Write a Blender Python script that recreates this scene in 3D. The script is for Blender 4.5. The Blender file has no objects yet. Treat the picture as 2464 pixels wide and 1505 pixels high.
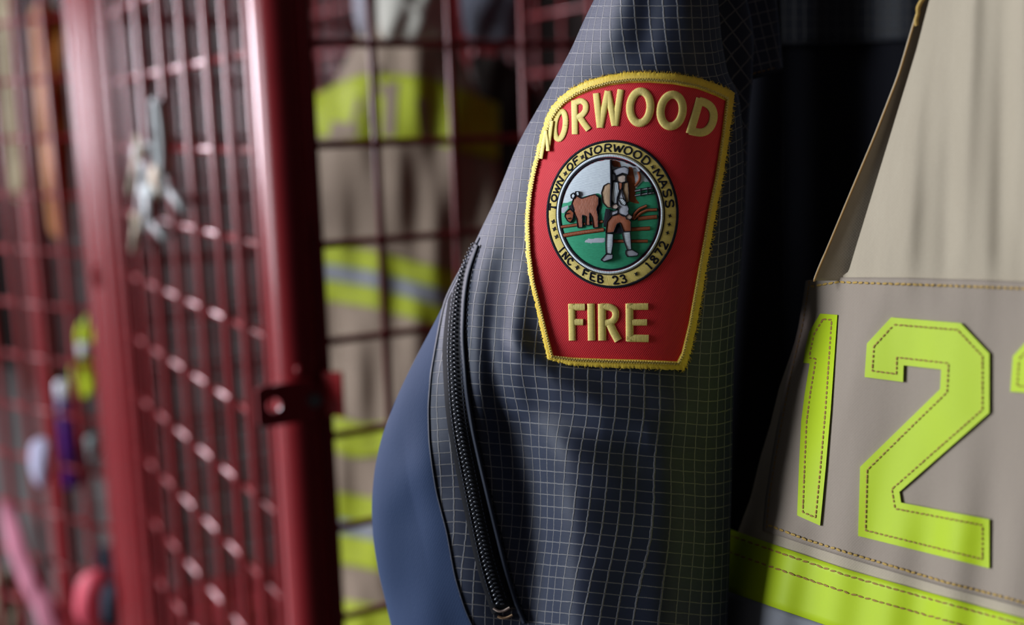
import bpy, bmesh, math, random
import numpy as np
from mathutils import Vector, Matrix
from mathutils.geometry import delaunay_2d_cdt

random.seed(7)
rng = np.random.default_rng(5)
SC = bpy.context.scene
COL = SC.collection

# ------------------------------------------------------------------ camera frame
F = 2800.0                      # focal length in pixels of the 2464 x 1505 photograph
CX, CY = 1232.0, 752.5
CAM = np.array([0.0, 0.0, 1.45])


def nrm(v):
    v = np.array(v, float)
    return v / np.linalg.norm(v)


_up = -nrm((511, 17043, 2800))              # world up seen in the camera frame (x right, y down, z forward)
_yv = nrm((-1632, (1632 * 511 - 2800 * 2800) / 17043.0, 2800))   # world +Y : along the row of lockers
_xv = np.cross(_yv, _up)                    # world +X : into the lockers
if _xv[2] < 0:
    _xv = -_xv
A = np.stack([_xv, _yv, _up])               # camera vector -> world vector


def W(px, py, z):
    """world position seen at a pixel of the photograph at a depth in metres"""
    px = np.asarray(px, float); py = np.asarray(py, float); z = np.asarray(z, float)
    c = np.stack([(px - CX) / F * z, (py - CY) / F * z, z + 0 * px], -1)
    return c @ A.T + CAM


def ray(px, py):
    return A @ np.array([(px - CX) / F, (py - CY) / F, 1.0])


def hit(px, py, axis, val):
    d = ray(px, py)
    t = (val - CAM[axis]) / d[axis]
    return CAM + t * d


cd = bpy.data.cameras.new('camera')
co = bpy.data.objects.new('camera', cd)
COL.objects.link(co)
M = Matrix.Identity(4)
for i in range(3):
    M[i][0] = A[i][0]; M[i][1] = -A[i][1]; M[i][2] = -A[i][2]; M[i][3] = CAM[i]
co.matrix_world = M
cd.sensor_width = 36; cd.sensor_fit = 'HORIZONTAL'; cd.lens = F / 2464 * 36
cd.clip_start = 0.02; cd.clip_end = 60
cd.dof.use_dof = True; cd.dof.focus_distance = 0.450; cd.dof.aperture_fstop = 4.5
SC.camera = co

# ------------------------------------------------------------------ materials


class N:
    """small helper around a node tree"""
    def __init__(self, name):
        self.m = bpy.data.materials.new(name)
        self.m.use_nodes = True
        self.t = self.m.node_tree
        self.b = self.t.nodes['Principled BSDF']

    def n(self, kind, **kw):
        x = self.t.nodes.new(kind)
        for k, v in kw.items():
            setattr(x, k, v)
        return x

    def l(self, a, b):
        self.t.links.new(a, b)

    def put(self, sock, v):
        if hasattr(v, 'is_linked'):
            self.l(v, sock)
        else:
            sock.default_value = v

    def math(self, op, a, b=None, c=None):
        x = self.n('ShaderNodeMath', operation=op)
        self.put(x.inputs[0], a)
        if b is not None: self.put(x.inputs[1], b)
        if c is not None: self.put(x.inputs[2], c)
        return x.outputs[0]

    def mix(self, f, a, b):
        x = self.n('ShaderNodeMix', data_type='RGBA')
        self.put(x.inputs[0], f)
        self.put(x.inputs[6], a if hasattr(a, 'is_linked') else (*a, 1))
        self.put(x.inputs[7], b if hasattr(b, 'is_linked') else (*b, 1))
        return x.outputs[2]

    def uv(self):
        s = self.n('ShaderNodeSeparateXYZ')
        self.uvv = self.n('ShaderNodeUVMap').outputs[0]
        self.l(self.uvv, s.inputs[0])
        return s.outputs[0], s.outputs[1]

    def noise(self, vec, scale, detail=2.0, rough=.5):
        x = self.n('ShaderNodeTexNoise')
        if vec is not None: self.l(vec, x.inputs['Vector'])
        x.inputs['Scale'].default_value = scale
        x.inputs['Detail'].default_value = detail
        x.inputs['Roughness'].default_value = rough
        return x.outputs[0]

    def obj(self):
        return self.n('ShaderNodeTexCoord').outputs['Object']

    def bump(self, h, strength, dist):
        x = self.n('ShaderNodeBump')
        x.inputs['Strength'].default_value = strength
        x.inputs['Distance'].default_value = dist
        self.l(h, x.inputs['Height'])
        self.l(x.outputs[0], self.b.inputs['Normal'])

    def base(self, c):
        self.put(self.b.inputs['Base Color'], c if hasattr(c, 'is_linked') else (*c, 1))

    def set(self, rough=.6, spec=.5, metal=0., sheen=0., sheen_tint=(1, 1, 1), coat=0.):
        i = self.b.inputs
        i['Roughness'].default_value = rough
        i['Specular IOR Level'].default_value = spec
        i['Metallic'].default_value = metal
        i['Sheen Weight'].default_value = sheen
        i['Sheen Roughness'].default_value = .4
        i['Sheen Tint'].default_value = (*sheen_tint, 1)
        i['Coat Weight'].default_value = coat


def scaled(c, k):
    return tuple(min(1, x * k) for x in c)


def ripstop(name, base, line, period_w=13.0):
    """UV in grid cells"""
    k = N(name)
    u, v = k.uv()
    nz = k.noise(k.uvv, 1.7, 3)
    nz2 = k.noise(k.uvv, 9.0, 2)
    wob = k.math('MULTIPLY', k.math('SUBTRACT', nz, .5), .12)

    def line_at(c, w):
        f = k.math('FRACT', k.math('ADD', c, wob))
        d = k.math('ABSOLUTE', k.math('SUBTRACT', f, .5))
        x = k.n('ShaderNodeMapRange', interpolation_type='SMOOTHSTEP')
        k.l(d, x.inputs[0])
        x.inputs[1].default_value = w * 1.5; x.inputs[2].default_value = w * .5
        x.inputs[3].default_value = 0; x.inputs[4].default_value = 1
        return x.outputs[0]
    lu, lv = line_at(u, .050), line_at(v, .046)
    ln = k.math('MAXIMUM', lu, lv)
    # broken by the weave
    wu = k.math('SINE', k.math('MULTIPLY', u, 2 * math.pi * period_w))
    wv = k.math('SINE', k.math('MULTIPLY', v, 2 * math.pi * period_w * .8))
    wv2 = k.math('MULTIPLY', k.math('MULTIPLY', wu, wv), .5)
    brk = k.math('MULTIPLY_ADD', k.math('ADD', wu, wv), .22, k.math('MULTIPLY_ADD', nz2, 1.1, .25))
    lnb = k.math('MINIMUM', k.math('MULTIPLY', ln, brk), 1.0)
    big = k.noise(k.uvv, .35, 2)
    w01 = k.math('MULTIPLY_ADD', k.math('ADD', wv2, k.math('MULTIPLY', wv, .5)), .45, .5)
    b0 = k.mix(w01, scaled(base, .18), scaled(base, 2.3))
    b1 = k.mix(k.math('MULTIPLY', big, .4), b0, scaled(base, .7))
    k.base(k.mix(lnb, b1, line))
    h = k.math('ADD', k.math('MULTIPLY', w01, .35), ln)
    k.bump(h, .7, .0003)
    k.set(rough=.55, spec=.40, sheen=.28, sheen_tint=(.55, .68, 1))
    return k.m


def weave(name, base, dark, su=2000, rough=.8, sheen=.1, blot=.35, spec=.25, bump=.3, tint=(1, 1, 1), blots=60):
    k = N(name)
    u, v = k.uv()
    o = k.obj()
    a = k.math('SINE', k.math('MULTIPLY', u, su))
    b = k.math('SINE', k.math('MULTIPLY', v, su))
    w = k.math('MULTIPLY_ADD', k.math('MULTIPLY', a, b), .3, .5)
    st = k.n('ShaderNodeMapping'); st.inputs['Scale'].default_value = (1, 1, .25)
    k.l(o, st.inputs['Vector'])
    n1 = k.noise(st.outputs[0], blots, 4, .6)
    n2 = k.noise(o, 900, 2)
    c = k.mix(k.math('MULTIPLY', n1, blot * 1.6), base, dark)
    c = k.mix(k.math('MULTIPLY', n2, .25), c, dark)
    c = k.mix(k.math('MULTIPLY', w, .22), c, dark)
    k.base(c)
    k.bump(k.math('ADD', w, n2), bump, .0002)
    k.set(rough=rough, spec=spec, sheen=sheen, sheen_tint=tint)
    return k.m


def thread(name, base, period=3.0, rough=.45, vary=.35, spec=.28):
    """satin stitches; UV in photograph pixels, the threads run across u"""
    k = N(name)
    u, v = k.uv()
    mp = k.n('ShaderNodeMapping'); mp.inputs['Scale'].default_value = (.9, .10, 1)
    k.l(k.uvv, mp.inputs['Vector'])
    n1 = k.noise(mp.outputs[0], 1.0, 2)
    ph = k.math('ADD', k.math('MULTIPLY', u, 2 * math.pi / period), k.math('MULTIPLY', n1, 5.0))
    s = k.math('MULTIPLY_ADD', k.math('SINE', ph), .5, .5)
    t = k.math('MULTIPLY_ADD', s, .6, k.math('MULTIPLY', n1, .6))
    k.base(k.mix(k.math('MULTIPLY', t, 1.0), scaled(base, 1 - vary * 1.2), scaled(base, 1 + vary * .45)))
    k.bump(t, .5, .00022)
    k.set(rough=rough, spec=spec, sheen=.04)
    return k.m


def twill(name, base):
    k = N(name)
    u, v = k.uv()
    n1 = k.noise(k.uvv, .25, 2)
    ph = k.math('MULTIPLY', k.math('ADD', k.math('MULTIPLY', u, .82), k.math('MULTIPLY', v, .57)), 2 * math.pi / 4.1)
    s = k.math('MULTIPLY_ADD', k.math('SINE', k.math('ADD', ph, k.math('MULTIPLY', n1, 2.0))), .5, .5)
    k.base(k.mix(s, scaled(base, .86), scaled(base, 1.10)))
    k.bump(s, .26, .0003)
    k.set(rough=.6, spec=.3, sheen=.08, sheen_tint=(1, .6, .6))
    return k.m


def plain(name, base, rough=.5, spec=.5, metal=0., coat=0., vary=.15, scale=40, sheen=0.):
    k = N(name)
    n1 = k.noise(k.obj(), scale, 3)
    k.base(k.mix(n1, scaled(base, 1 - vary), scaled(base, 1 + vary)))
    k.bump(n1, .08, .001)
    k.set(rough=rough, spec=spec, metal=metal, coat=coat, sheen=sheen)
    return k.m


MT = {}
MT['ripstop'] = ripstop('navy_ripstop', (.0128, .0175, .0375), (.195, .183, .180), 12.)
MT['ripstop_dark'] = ripstop('navy_ripstop_lining', (.008, .009, .014), (.05, .043, .04))
MT['softshell'] = weave('navy_softshell', (.023, .041, .095), (.015, .028, .068), su=4500, rough=.75, sheen=.12, blot=.5, tint=(.35, .6, 1), spec=.15)
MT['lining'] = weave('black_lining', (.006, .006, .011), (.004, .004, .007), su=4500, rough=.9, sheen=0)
MT['canvas'] = weave('tan_canvas', (.50, .425, .325), (.30, .245, .18), su=5200, rough=.85, sheen=.05, blot=.55, blots=45)
MT['canvas_panel'] = weave('tan_canvas_panel', (.365, .300, .245), (.225, .18, .145), su=5200, rough=.85, sheen=.05, blot=.5, blots=45)
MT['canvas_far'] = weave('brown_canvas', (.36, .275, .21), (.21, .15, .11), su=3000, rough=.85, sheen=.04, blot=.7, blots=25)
MT['lime'] = weave('lime_reflective', (.45, .60, .010), (.36, .47, .008), su=7000, rough=.55, sheen=0, blot=.22, spec=.4, bump=.12)
MT['lime_far'] = weave('lime_reflective_worn', (.46, .54, .010), (.26, .28, .015), su=3000, rough=.6, sheen=0, blot=.6, blots=60)
MT['silver'] = weave('silver_reflective', (.23, .235, .26), (.16, .16, .18), su=7000, rough=.5, sheen=0, blot=.3)
MT['red_twill'] = twill('red_twill', (.70, .024, .038))
MT['yellow'] = thread('yellow_thread', (.98, .73, .23), 2.1, vary=.28)
MT['border'] = thread('border_thread', (.96, .62, .07), 2.6, vary=.3)
MT['gold'] = thread('gold_thread', (.92, .70, .20), 2.6, vary=.25)
MT['black'] = thread('black_thread', (.008, .008, .016), 2.2, rough=.6, spec=.15)
MT['white'] = thread('white_thread', (.76, .83, .98), 4.0, vary=.3)
MT['grey'] = thread('grey_thread', (.52, .53, .62), 1.9, vary=.25)
MT['green'] = thread('green_thread', (.055, .42, .23), 3.4, vary=.35)
MT['brown'] = thread('brown_thread', (.36, .088, .030), 1.9, vary=.25)
MT['tan'] = thread('tan_thread', (.52, .32, .18), 1.9, vary=.25)
MT['flesh'] = thread('pale_thread', (.66, .50, .42), 1.9, vary=.25)
MT['stitch'] = thread('amber_stitch', (.52, .33, .09), 4.0)
MT['stitch_dark'] = thread('brown_stitch', (.36, .20, .06), 4.0)
MT['ztape'] = weave('zipper_tape_black', (.006, .006, .009), (.004, .004, .006), su=4000, rough=.8, sheen=0)
MT['zteeth'] = plain('zipper_coil_black', (.034, .038, .050), rough=.20, spec=1.)
MT['welt'] = plain('welt_navy', (.014, .018, .032), rough=.6, spec=.3)
MT['red'] = plain('red_powder_coat', (.23, .0125, .017), rough=.34, spec=.36, coat=.04)
MT['red_lit'] = plain('red_powder_coat_lit', (.36, .010, .014), rough=.35, spec=.5)  # same red paint in a brighter colour, standing in for light on the tab
MT['zinc'] = plain('zinc_bolt', (.30, .30, .28), rough=.35, metal=1.)
MT['steel'] = plain('key_steel', (.24, .25, .25), rough=.6, metal=1.)
MT['brass'] = plain('key_brass', (.19, .155, .11), rough=.6, metal=1.)


# ------------------------------------------------------------------ object helpers
def empty(name, loc, label=None, cat=None, group=None):
    o = bpy.data.objects.new(name, None)
    COL.objects.link(o)
    o.empty_display_size = .02
    o.location = loc
    o['_o'] = [float(x) for x in loc]
    if label: o['label'] = label
    if cat: o['category'] = cat
    if group: o['group'] = group
    return o


def tag(o, label, cat, group=None):
    o['label'] = label; o['category'] = cat
    if group: o['group'] = group
    return o


ORIGIN = {}


def origin(o):
    return ORIGIN.get(o.name, np.zeros(3))


def thing(name, loc, label, cat, group=None):
    o = bpy.data.objects.new(name, None)
    COL.objects.link(o)
    o.empty_display_size = .02
    o.location = tuple(float(x) for x in loc)
    ORIGIN[o.name] = np.array(loc, float)
    return tag(o, label, cat, group)


def link_mesh(name, verts, faces, mats, parent=None, uvs=None, fm=None, smooth=True, solid=0., offset=1.):
    """verts in world space; the object's origin is its parent's"""
    verts = np.asarray(verts, float)
    if parent is not None:
        og = origin(parent)
    else:
        og = np.array([verts[:, 0].mean(), verts[:, 1].mean(), verts[:, 2].min()])
    me = bpy.data.meshes.new(name)
    me.from_pydata((verts - og).tolist(), [], [list(map(int, f)) for f in faces])
    if not isinstance(mats, (list, tuple)): mats = [mats]
    for m in mats: me.materials.append(m)
    if fm is not None:
        me.polygons.foreach_set('material_index', np.asarray(fm, dtype=np.int32))
    if uvs is not None:
        lay = me.uv_layers.new(name='UVMap')
        uvs = np.asarray(uvs, float)
        vi = np.zeros(len(me.loops), dtype=np.int32)
        me.loops.foreach_get('vertex_index', vi)
        lay.data.foreach_set('uv', uvs[vi].ravel())
    me.validate()
    if smooth:
        me.polygons.foreach_set('use_smooth', np.ones(len(me.polygons), dtype=bool))
    me.update()
    o = bpy.data.objects.new(name, me)
    COL.objects.link(o)
    ORIGIN[o.name] = og
    if parent is not None:
        o.parent = parent
    else:
        o.location = og
    if solid:
        s = o.modifiers.new('thickness', 'SOLIDIFY')
        s.thickness = solid; s.offset = offset
    return o


def grid_faces(nr, nc, wrap=False):
    f = []
    for r in range(nr - 1):
        for c in range(nc - 1 if not wrap else nc):
            c2 = (c + 1) % nc
            f.append((r * nc + c, r * nc + c2, (r + 1) * nc + c2, (r + 1) * nc + c))
    return f


def smooth_curve(pts, sig=14.):
    """pixel curve x(y) given as (y, x) pairs, smoothed"""
    pts = sorted(pts)
    ys = np.array([p[0] for p in pts], float); xs = np.array([p[1] for p in pts], float)
    gy = np.arange(ys[0] - 320, ys[-1] + 700, 2.0)
    gx = np.interp(gy, ys, xs)
    lo = (xs[1] - xs[0]) / (ys[1] - ys[0]); hi = (xs[-1] - xs[-2]) / (ys[-1] - ys[-2])
    gx = np.where(gy < ys[0], xs[0] + (gy - ys[0]) * lo, gx)
    gx = np.where(gy > ys[-1], xs[-1] + (gy - ys[-1]) * hi, gx)
    n = int(sig * 3 / 2)
    ker = np.exp(-.5 * (np.arange(-n, n + 1) * 2 / sig) ** 2); ker /= ker.sum()
    pad = np.concatenate([gx[0] + (np.arange(-n, 0)) * (gx[1] - gx[0]), gx, gx[-1] + np.arange(1, n + 1) * (gx[-1] - gx[-2])])
    gs = np.convolve(pad, ker, 'valid')
    return lambda y: np.interp(y, gy, gs)


def smooth_path(pts, step=5., sig=2.0, closed=False):
    """2-D polyline resampled at a step and smoothed"""
    p = np.array(pts, float)
    if closed: p = np.vstack([p, p[:1]])
    seg = np.hypot(*(p[1:] - p[:-1]).T)
    s = np.concatenate([[0], np.cumsum(seg)])
    n = max(3, int(round(s[-1] / step)) + 1)
    t = np.linspace(0, s[-1], n)
    q = np.stack([np.interp(t, s, p[:, 0]), np.interp(t, s, p[:, 1])], -1)
    if closed: q = q[:-1]
    if sig > 0:
        k = int(sig * 3)
        ker = np.exp(-.5 * (np.arange(-k, k + 1) / sig) ** 2); ker /= ker.sum()
        if closed:
            pad = np.vstack([q[-k:], q, q[:k]]) if k else q
        else:
            pad = np.vstack([2 * q[0] - q[1:k + 1][::-1], q, 2 * q[-1] - q[-k - 1:-1][::-1]]) if len(q) > k + 1 else None
        if pad is not None:
            q2 = np.stack([np.convolve(pad[:, 0], ker, 'valid'), np.convolve(pad[:, 1], ker, 'valid')], -1)
            q = q2
    return q


def tangents(q, closed):
    if closed:
        d = np.roll(q, -1, 0) - np.roll(q, 1, 0)
    else:
        d = np.gradient(q, axis=0)
    return d / np.maximum(1e-9, np.hypot(d[:, 0], d[:, 1]))[:, None]


class MB:
    """shapes laid on a cloth surface given by its depth function"""
    def __init__(self, depth):
        self.lim = None; self.D = depth; self.v = []; self.f = []; self.u = []; self.m = []; self.n = 0
        self.mats = []

    def mi(self, mat):
        if mat not in self.mats: self.mats.append(mat)
        return self.mats.index(mat)

    def add(self, xy, h, uv, faces, mat):
        xy = np.array(xy, float)
        if self.lim is not None: xy[:, 0] = np.maximum(xy[:, 0], self.lim(xy[:, 1]))
        z = self.D(xy[:, 0], xy[:, 1]) - h
        self.v.append(W(xy[:, 0], xy[:, 1], z)); self.u.append(np.asarray(uv, float))
        self.f += [tuple(i + self.n for i in f) for f in faces]
        self.m += [self.mi(mat)] * len(faces)
        self.n += len(xy)

    def ribbon(self, pts, width, h, dome, mat, closed=False, step=4., sig=0., prof=5, edge=0.):
        q = smooth_path(pts, step, sig, closed)
        t = tangents(q, closed)
        nn = np.stack([-t[:, 1], t[:, 0]], -1)
        L = np.concatenate([[0], np.cumsum(np.hypot(*(q[1:] - q[:-1]).T))])
        w = np.asarray(width, float)
        if w.ndim: w = np.interp(np.linspace(0, 1, len(q)), np.linspace(0, 1, len(w)), w)
        else: w = np.full(len(q), float(w))
        cs = np.linspace(-1, 1, prof)
        cs = np.concatenate([[-1], cs, [1]])
        hs = h + dome * np.sqrt(np.maximum(0, 1 - (cs * .97) ** 2)); hs[0] = hs[-1] = edge
        xy = (q[:, None, :] + nn[:, None, :] * (cs[None, :, None] * w[:, None, None] / 2)).reshape(-1, 2)
        hh = np.tile(hs, len(q))
        uv = np.stack([np.repeat(L, len(cs)), (np.tile(cs, len(q)) * np.repeat(w, len(cs)) / 2)], -1)
        fs = grid_faces(len(q), len(cs))
        k = len(cs)
        if closed:
            a = (len(q) - 1) * k
            fs += [(a + c, a + c + 1, c + 1, c) for c in range(k - 1)]
        self.add(xy, hh, uv, fs, mat)

    def fill(self, poly, h, mat, spacing=9., theta=0., dome=0., edge=True):
        p = np.array(poly, float)
        q = []
        for i in range(len(p)):
            e = p[(i + 1) % len(p)] - p[i]
            k = max(1, int(round(np.hypot(*e) / (spacing * .8))))
            q += [p[i] + e * j / k for j in range(k)]
        q = np.array(q)
        x0, y0 = q.min(0); x1, y1 = q.max(0)
        gx, gy = np.meshgrid(np.arange(x0 + spacing * .5, x1, spacing), np.arange(y0 + spacing * .5, y1, spacing))
        g = np.stack([gx.ravel(), gy.ravel()], -1)
        # keep grid points strictly inside
        ins = np.zeros(len(g), bool)
        a = q; b = np.roll(q, -1, 0)
        dmin = np.full(len(g), 1e9)
        for i in range(len(q)):
            c = ((a[i, 1] > g[:, 1]) != (b[i, 1] > g[:, 1]))
            with np.errstate(divide='ignore', invalid='ignore'):
                xi = (b[i, 0] - a[i, 0]) * (g[:, 1] - a[i, 1]) / (b[i, 1] - a[i, 1] + 1e-12) + a[i, 0]
            ins ^= c & (g[:, 0] < xi)
            dmin = np.minimum(dmin, np.hypot(g[:, 0] - a[i, 0], g[:, 1] - a[i, 1]))
        g = g[ins & (dmin > spacing * .35)]
        pts = [Vector(x) for x in np.vstack([q, g])]
        ed = [(i, (i + 1) % len(q)) for i in range(len(q))]
        ov, oe, of, _, _, _ = delaunay_2d_cdt(pts, ed, [], 1, 1e-4, False)
        xy = np.array([(v.x, v.y) for v in ov])
        ct, sn = math.cos(theta), math.sin(theta)
        uv = np.stack([xy[:, 0] * ct + xy[:, 1] * sn, -xy[:, 0] * sn + xy[:, 1] * ct], -1)
        hh = np.full(len(xy), float(h))
        if dome:
            d = np.full(len(xy), 1e9)
            for i in range(len(q)):
                d = np.minimum(d, np.hypot(xy[:, 0] - a[i, 0], xy[:, 1] - a[i, 1]))
            hh = hh + dome * np.minimum(1, d / 12.) ** .6
        tri = []
        for f in of:
            f = tuple(f); t0, t1, t2 = xy[f[0]], xy[f[1]], xy[f[2]]
            ar = (t1[0] - t0[0]) * (t2[1] - t0[1]) - (t1[1] - t0[1]) * (t2[0] - t0[0])
            if abs(ar) > .004 * spacing * spacing: tri.append(f if ar > 0 else f[::-1])
        cen = np.array([xy[list(f)].mean(0) for f in tri])
        ok = np.zeros(len(tri), bool)
        for i in range(len(q)):
            c = ((a[i, 1] > cen[:, 1]) != (b[i, 1] > cen[:, 1]))
            xi = (b[i, 0] - a[i, 0]) * (cen[:, 1] - a[i, 1]) / (b[i, 1] - a[i, 1] + 1e-12) + a[i, 0]
            ok ^= c & (cen[:, 0] < xi)
        self.add(xy, hh, uv, [f for f, k in zip(tri, ok) if k], mat)
        if edge:       # a skirt gives the patch its thickness
            n = len(q)
            e2 = np.vstack([q, q]); hb = np.concatenate([np.full(n, float(h)), np.zeros(n)])
            uv = np.stack([e2[:, 0], e2[:, 1]], -1)
            self.add(e2, hb, uv, [(i, (i + 1) % n, n + (i + 1) % n, n + i) for i in range(n)], mat)

    def dashes(self, pts, dash, gap, width, h, mat, jit=1.0, closed=False, sig=0., dip=.0):
        q = smooth_path(pts, 1.5, sig, closed)
        L = np.concatenate([[0], np.cumsum(np.hypot(*(q[1:] - q[:-1]).T))])
        s = 0.
        while s + dash < L[-1]:
            e = s + dash * random.uniform(.85, 1.15)
            tt = np.linspace(s, e, 5)
            seg = np.stack([np.interp(tt, L, q[:, 0]), np.interp(tt, L, q[:, 1])], -1)
            sl = random.uniform(-jit, jit)
            seg[:, 1] += np.linspace(-sl, sl, 5)
            self.ribbon(seg, [width * .5, width, width, width, width * .5], h, width * .5 / F * .44, mat, step=dash / 4, prof=4)
            s += dash + gap

    def build(self, name, parent, smooth=True):
        return link_mesh(name, np.vstack(self.v), self.f, [MT[m] for m in self.mats], parent, np.vstack(self.u), self.m, smooth)


def tube_verts(path, r, n=10):
    p = np.asarray(path, float)
    t = np.gradient(p, axis=0); t /= np.linalg.norm(t, axis=1)[:, None]
    ref = np.array([0.31, .17, .93]) if abs(t[0, 2]) < .8 else np.array([.9, .31, .1])
    v = []
    rr = np.full(len(p), r) if np.isscalar(r) else np.asarray(r)
    for i in range(len(p)):
        a = np.cross(t[i], ref); a /= np.linalg.norm(a)
        b = np.cross(t[i], a)
        for k in range(n):
            g = 2 * math.pi * k / n
            v.append(p[i] + rr[i] * (math.cos(g) * a + math.sin(g) * b))
    f = grid_faces(len(p), n, True)
    f.append(tuple(range(n))[::-1]); f.append(tuple((len(p) - 1) * n + k for k in range(n)))
    return np.array(v), f


class Geo:
    """plain world-space geometry collected into one mesh"""
    def __init__(self):
        self.v = []; self.f = []; self.n = 0; self.m = []

    def add(self, v, f, m=0):
        self.v.append(np.asarray(v, float)); self.f += [tuple(i + self.n for i in x) for x in f]
        self.m += [m] * len(f); self.n += len(v)

    def tube(self, path, r, n=10, m=0):
        self.add(*tube_verts(path, r, n), m)

    def box(self, c, sx, sy, sz, ax=None, m=0, bev=0.):
        c = np.asarray(c, float)
        ax = np.eye(3) if ax is None else np.asarray(ax, float)
        v = [c + ax[0] * a * sx / 2 + ax[1] * b * sy / 2 + ax[2] * d * sz / 2 for a in (-1, 1) for b in (-1, 1) for d in (-1, 1)]
        self.add(v, [(0, 1, 3, 2), (4, 6, 7, 5), (0, 4, 5, 1), (2, 3, 7, 6), (0, 2, 6, 4), (1, 5, 7, 3)], m)

    def ball(self, c, rx, ry=None, rz=None, ax=None, nu=10, nv=7, m=0):
        ry = ry or rx; rz = rz or rx
        ax = np.eye(3) if ax is None else np.asarray(ax, float)
        v = []; c = np.asarray(c, float)
        for i in range(nv + 1):
            a = math.pi * i / nv
            for k in range(nu):
                b = 2 * math.pi * k / nu
                v.append(c + ax[0] * rx * math.sin(a) * math.cos(b) + ax[1] * ry * math.sin(a) * math.sin(b) + ax[2] * rz * math.cos(a))
        self.add(v, grid_faces(nv + 1, nu, True), m)

    def build(self, name, mats, parent=None, smooth=True, uv=False):
        v = np.vstack(self.v)
        return link_mesh(name, v, self.f, mats, parent, v[:, [1, 2]] if uv else None, self.m, smooth)


# ------------------------------------------------------------------ the jacket's sleeve: a hanging tube of cloth
SIL = smooth_curve([(-60, 1458), (0, 1429), (48, 1405), (115, 1376), (154, 1355), (231, 1311), (307, 1267), (359, 1240), (430, 1212),
                    (490, 1188), (540, 1163), (590, 1140), (640, 1113), (690, 1088), (740, 1063), (790, 1038), (840, 1011), (880, 990), (960, 952), (1050, 918), (1130, 900), (1220, 893),
                    (1300, 897), (1380, 910), (1440, 925), (1505, 940), (1570, 957)], 22)
XL = smooth_curve([(-60, 1458), (0, 1429), (48, 1405), (115, 1376), (154, 1355), (231, 1311), (307, 1267), (359, 1240), (430, 1212),
                   (490, 1188), (540, 1163), (590, 1140), (640, 1110), (680, 1088), (723, 1067), (780, 1055), (830, 1046), (900, 1034), (980, 1028), (1062, 1030), (1120, 1037),
                   (1188, 1048), (1282, 1073), (1389, 1092), (1470, 1117), (1505, 1133), (1570, 1165)], 16)
XR = smooth_curve([(-60, 1722), (0, 1728), (100, 1737), (180, 1752), (224, 1778), (300, 1787), (400, 1791), (520, 1788), (640, 1782), (760, 1773),
                   (860, 1767), (1000, 1763), (1200, 1760), (1400, 1754), (1505, 1750), (1570, 1748)], 14)
XC = smooth_curve([(-60, 1600), (0, 1600), (300, 1580), (600, 1540), (900, 1500), (1200, 1500), (1570, 1520)], 60)
RL = smooth_curve([(-60, .034), (0, .036), (300, .046), (600, .052), (900, .062), (1200, .070), (1570, .074)], 60)
RR = smooth_curve([(-60, .026), (0, .026), (300, .030), (600, .032), (900, .034), (1200, .036), (1570, .036)], 60)

# folds: (path, amplitude in metres toward the camera, width left, width right)
FOLDS = [
    ([(930, 1225), (1050, 1250), (1150, 1268), (1300, 1283), (1420, 1285), (1570, 1290)], -.0150, 84, 42),      # deep valley beside the pocket
    ([(980, 1400), (1100, 1400), (1300, 1395), (1570, 1390)], .0040, 60, 90),
    ([(560, 1225), (700, 1200), (860, 1180), (1000, 1195), (1060, 1205)], -.0035, 22, 26),
    ([(640, 1255), (780, 1235), (900, 1240), (1010, 1262)], .0030, 22, 24),
    ([(700, 1150), (800, 1148), (950, 1160), (1100, 1180), (1250, 1215), (1400, 1250)], .0026, 22, 24),
    ([(-60, 1505), (60, 1480), (150, 1450)], .0022, 26, 30),
    ([(-60, 1570), (60, 1560), (150, 1540)], -.0018, 24, 24),
    ([(-60, 1660), (40, 1668), (150, 1690)], .0018, 26, 30),
    ([(1000, 1600), (1200, 1610), (1570, 1600)], .0020, 40, 40),
    ([(1000, 1680), (1200, 1690), (1570, 1685)], -.0015, 34, 34),
]
FOLDX = [(smooth_curve(p, 40), p[0][0], p[-1][0], a, wl, wr) for p, a, wl, wr in FOLDS]
# folds that run across: (path x->y, amplitude, width)
CROSS = [
    ([(1180, 800), (1260, 850), (1340, 925), (1450, 985), (1560, 1010), (1680, 1000)], .0044, 36),
    ([(1230, 930), (1330, 1000), (1450, 1060), (1560, 1090), (1690, 1100)], -.0024, 34),
    ([(1300, 1080), (1400, 1130), (1520, 1160), (1700, 1165)], .0018, 36),
    ([(1330, 1240), (1450, 1290), (1600, 1310), (1740, 1290)], .0016, 40),
    ([(930, 1180), (1000, 1140), (1060, 1130)], .003, 50),
]


def bell(d, w):
    return np.exp(-.5 * (d / w) ** 2)


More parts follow.
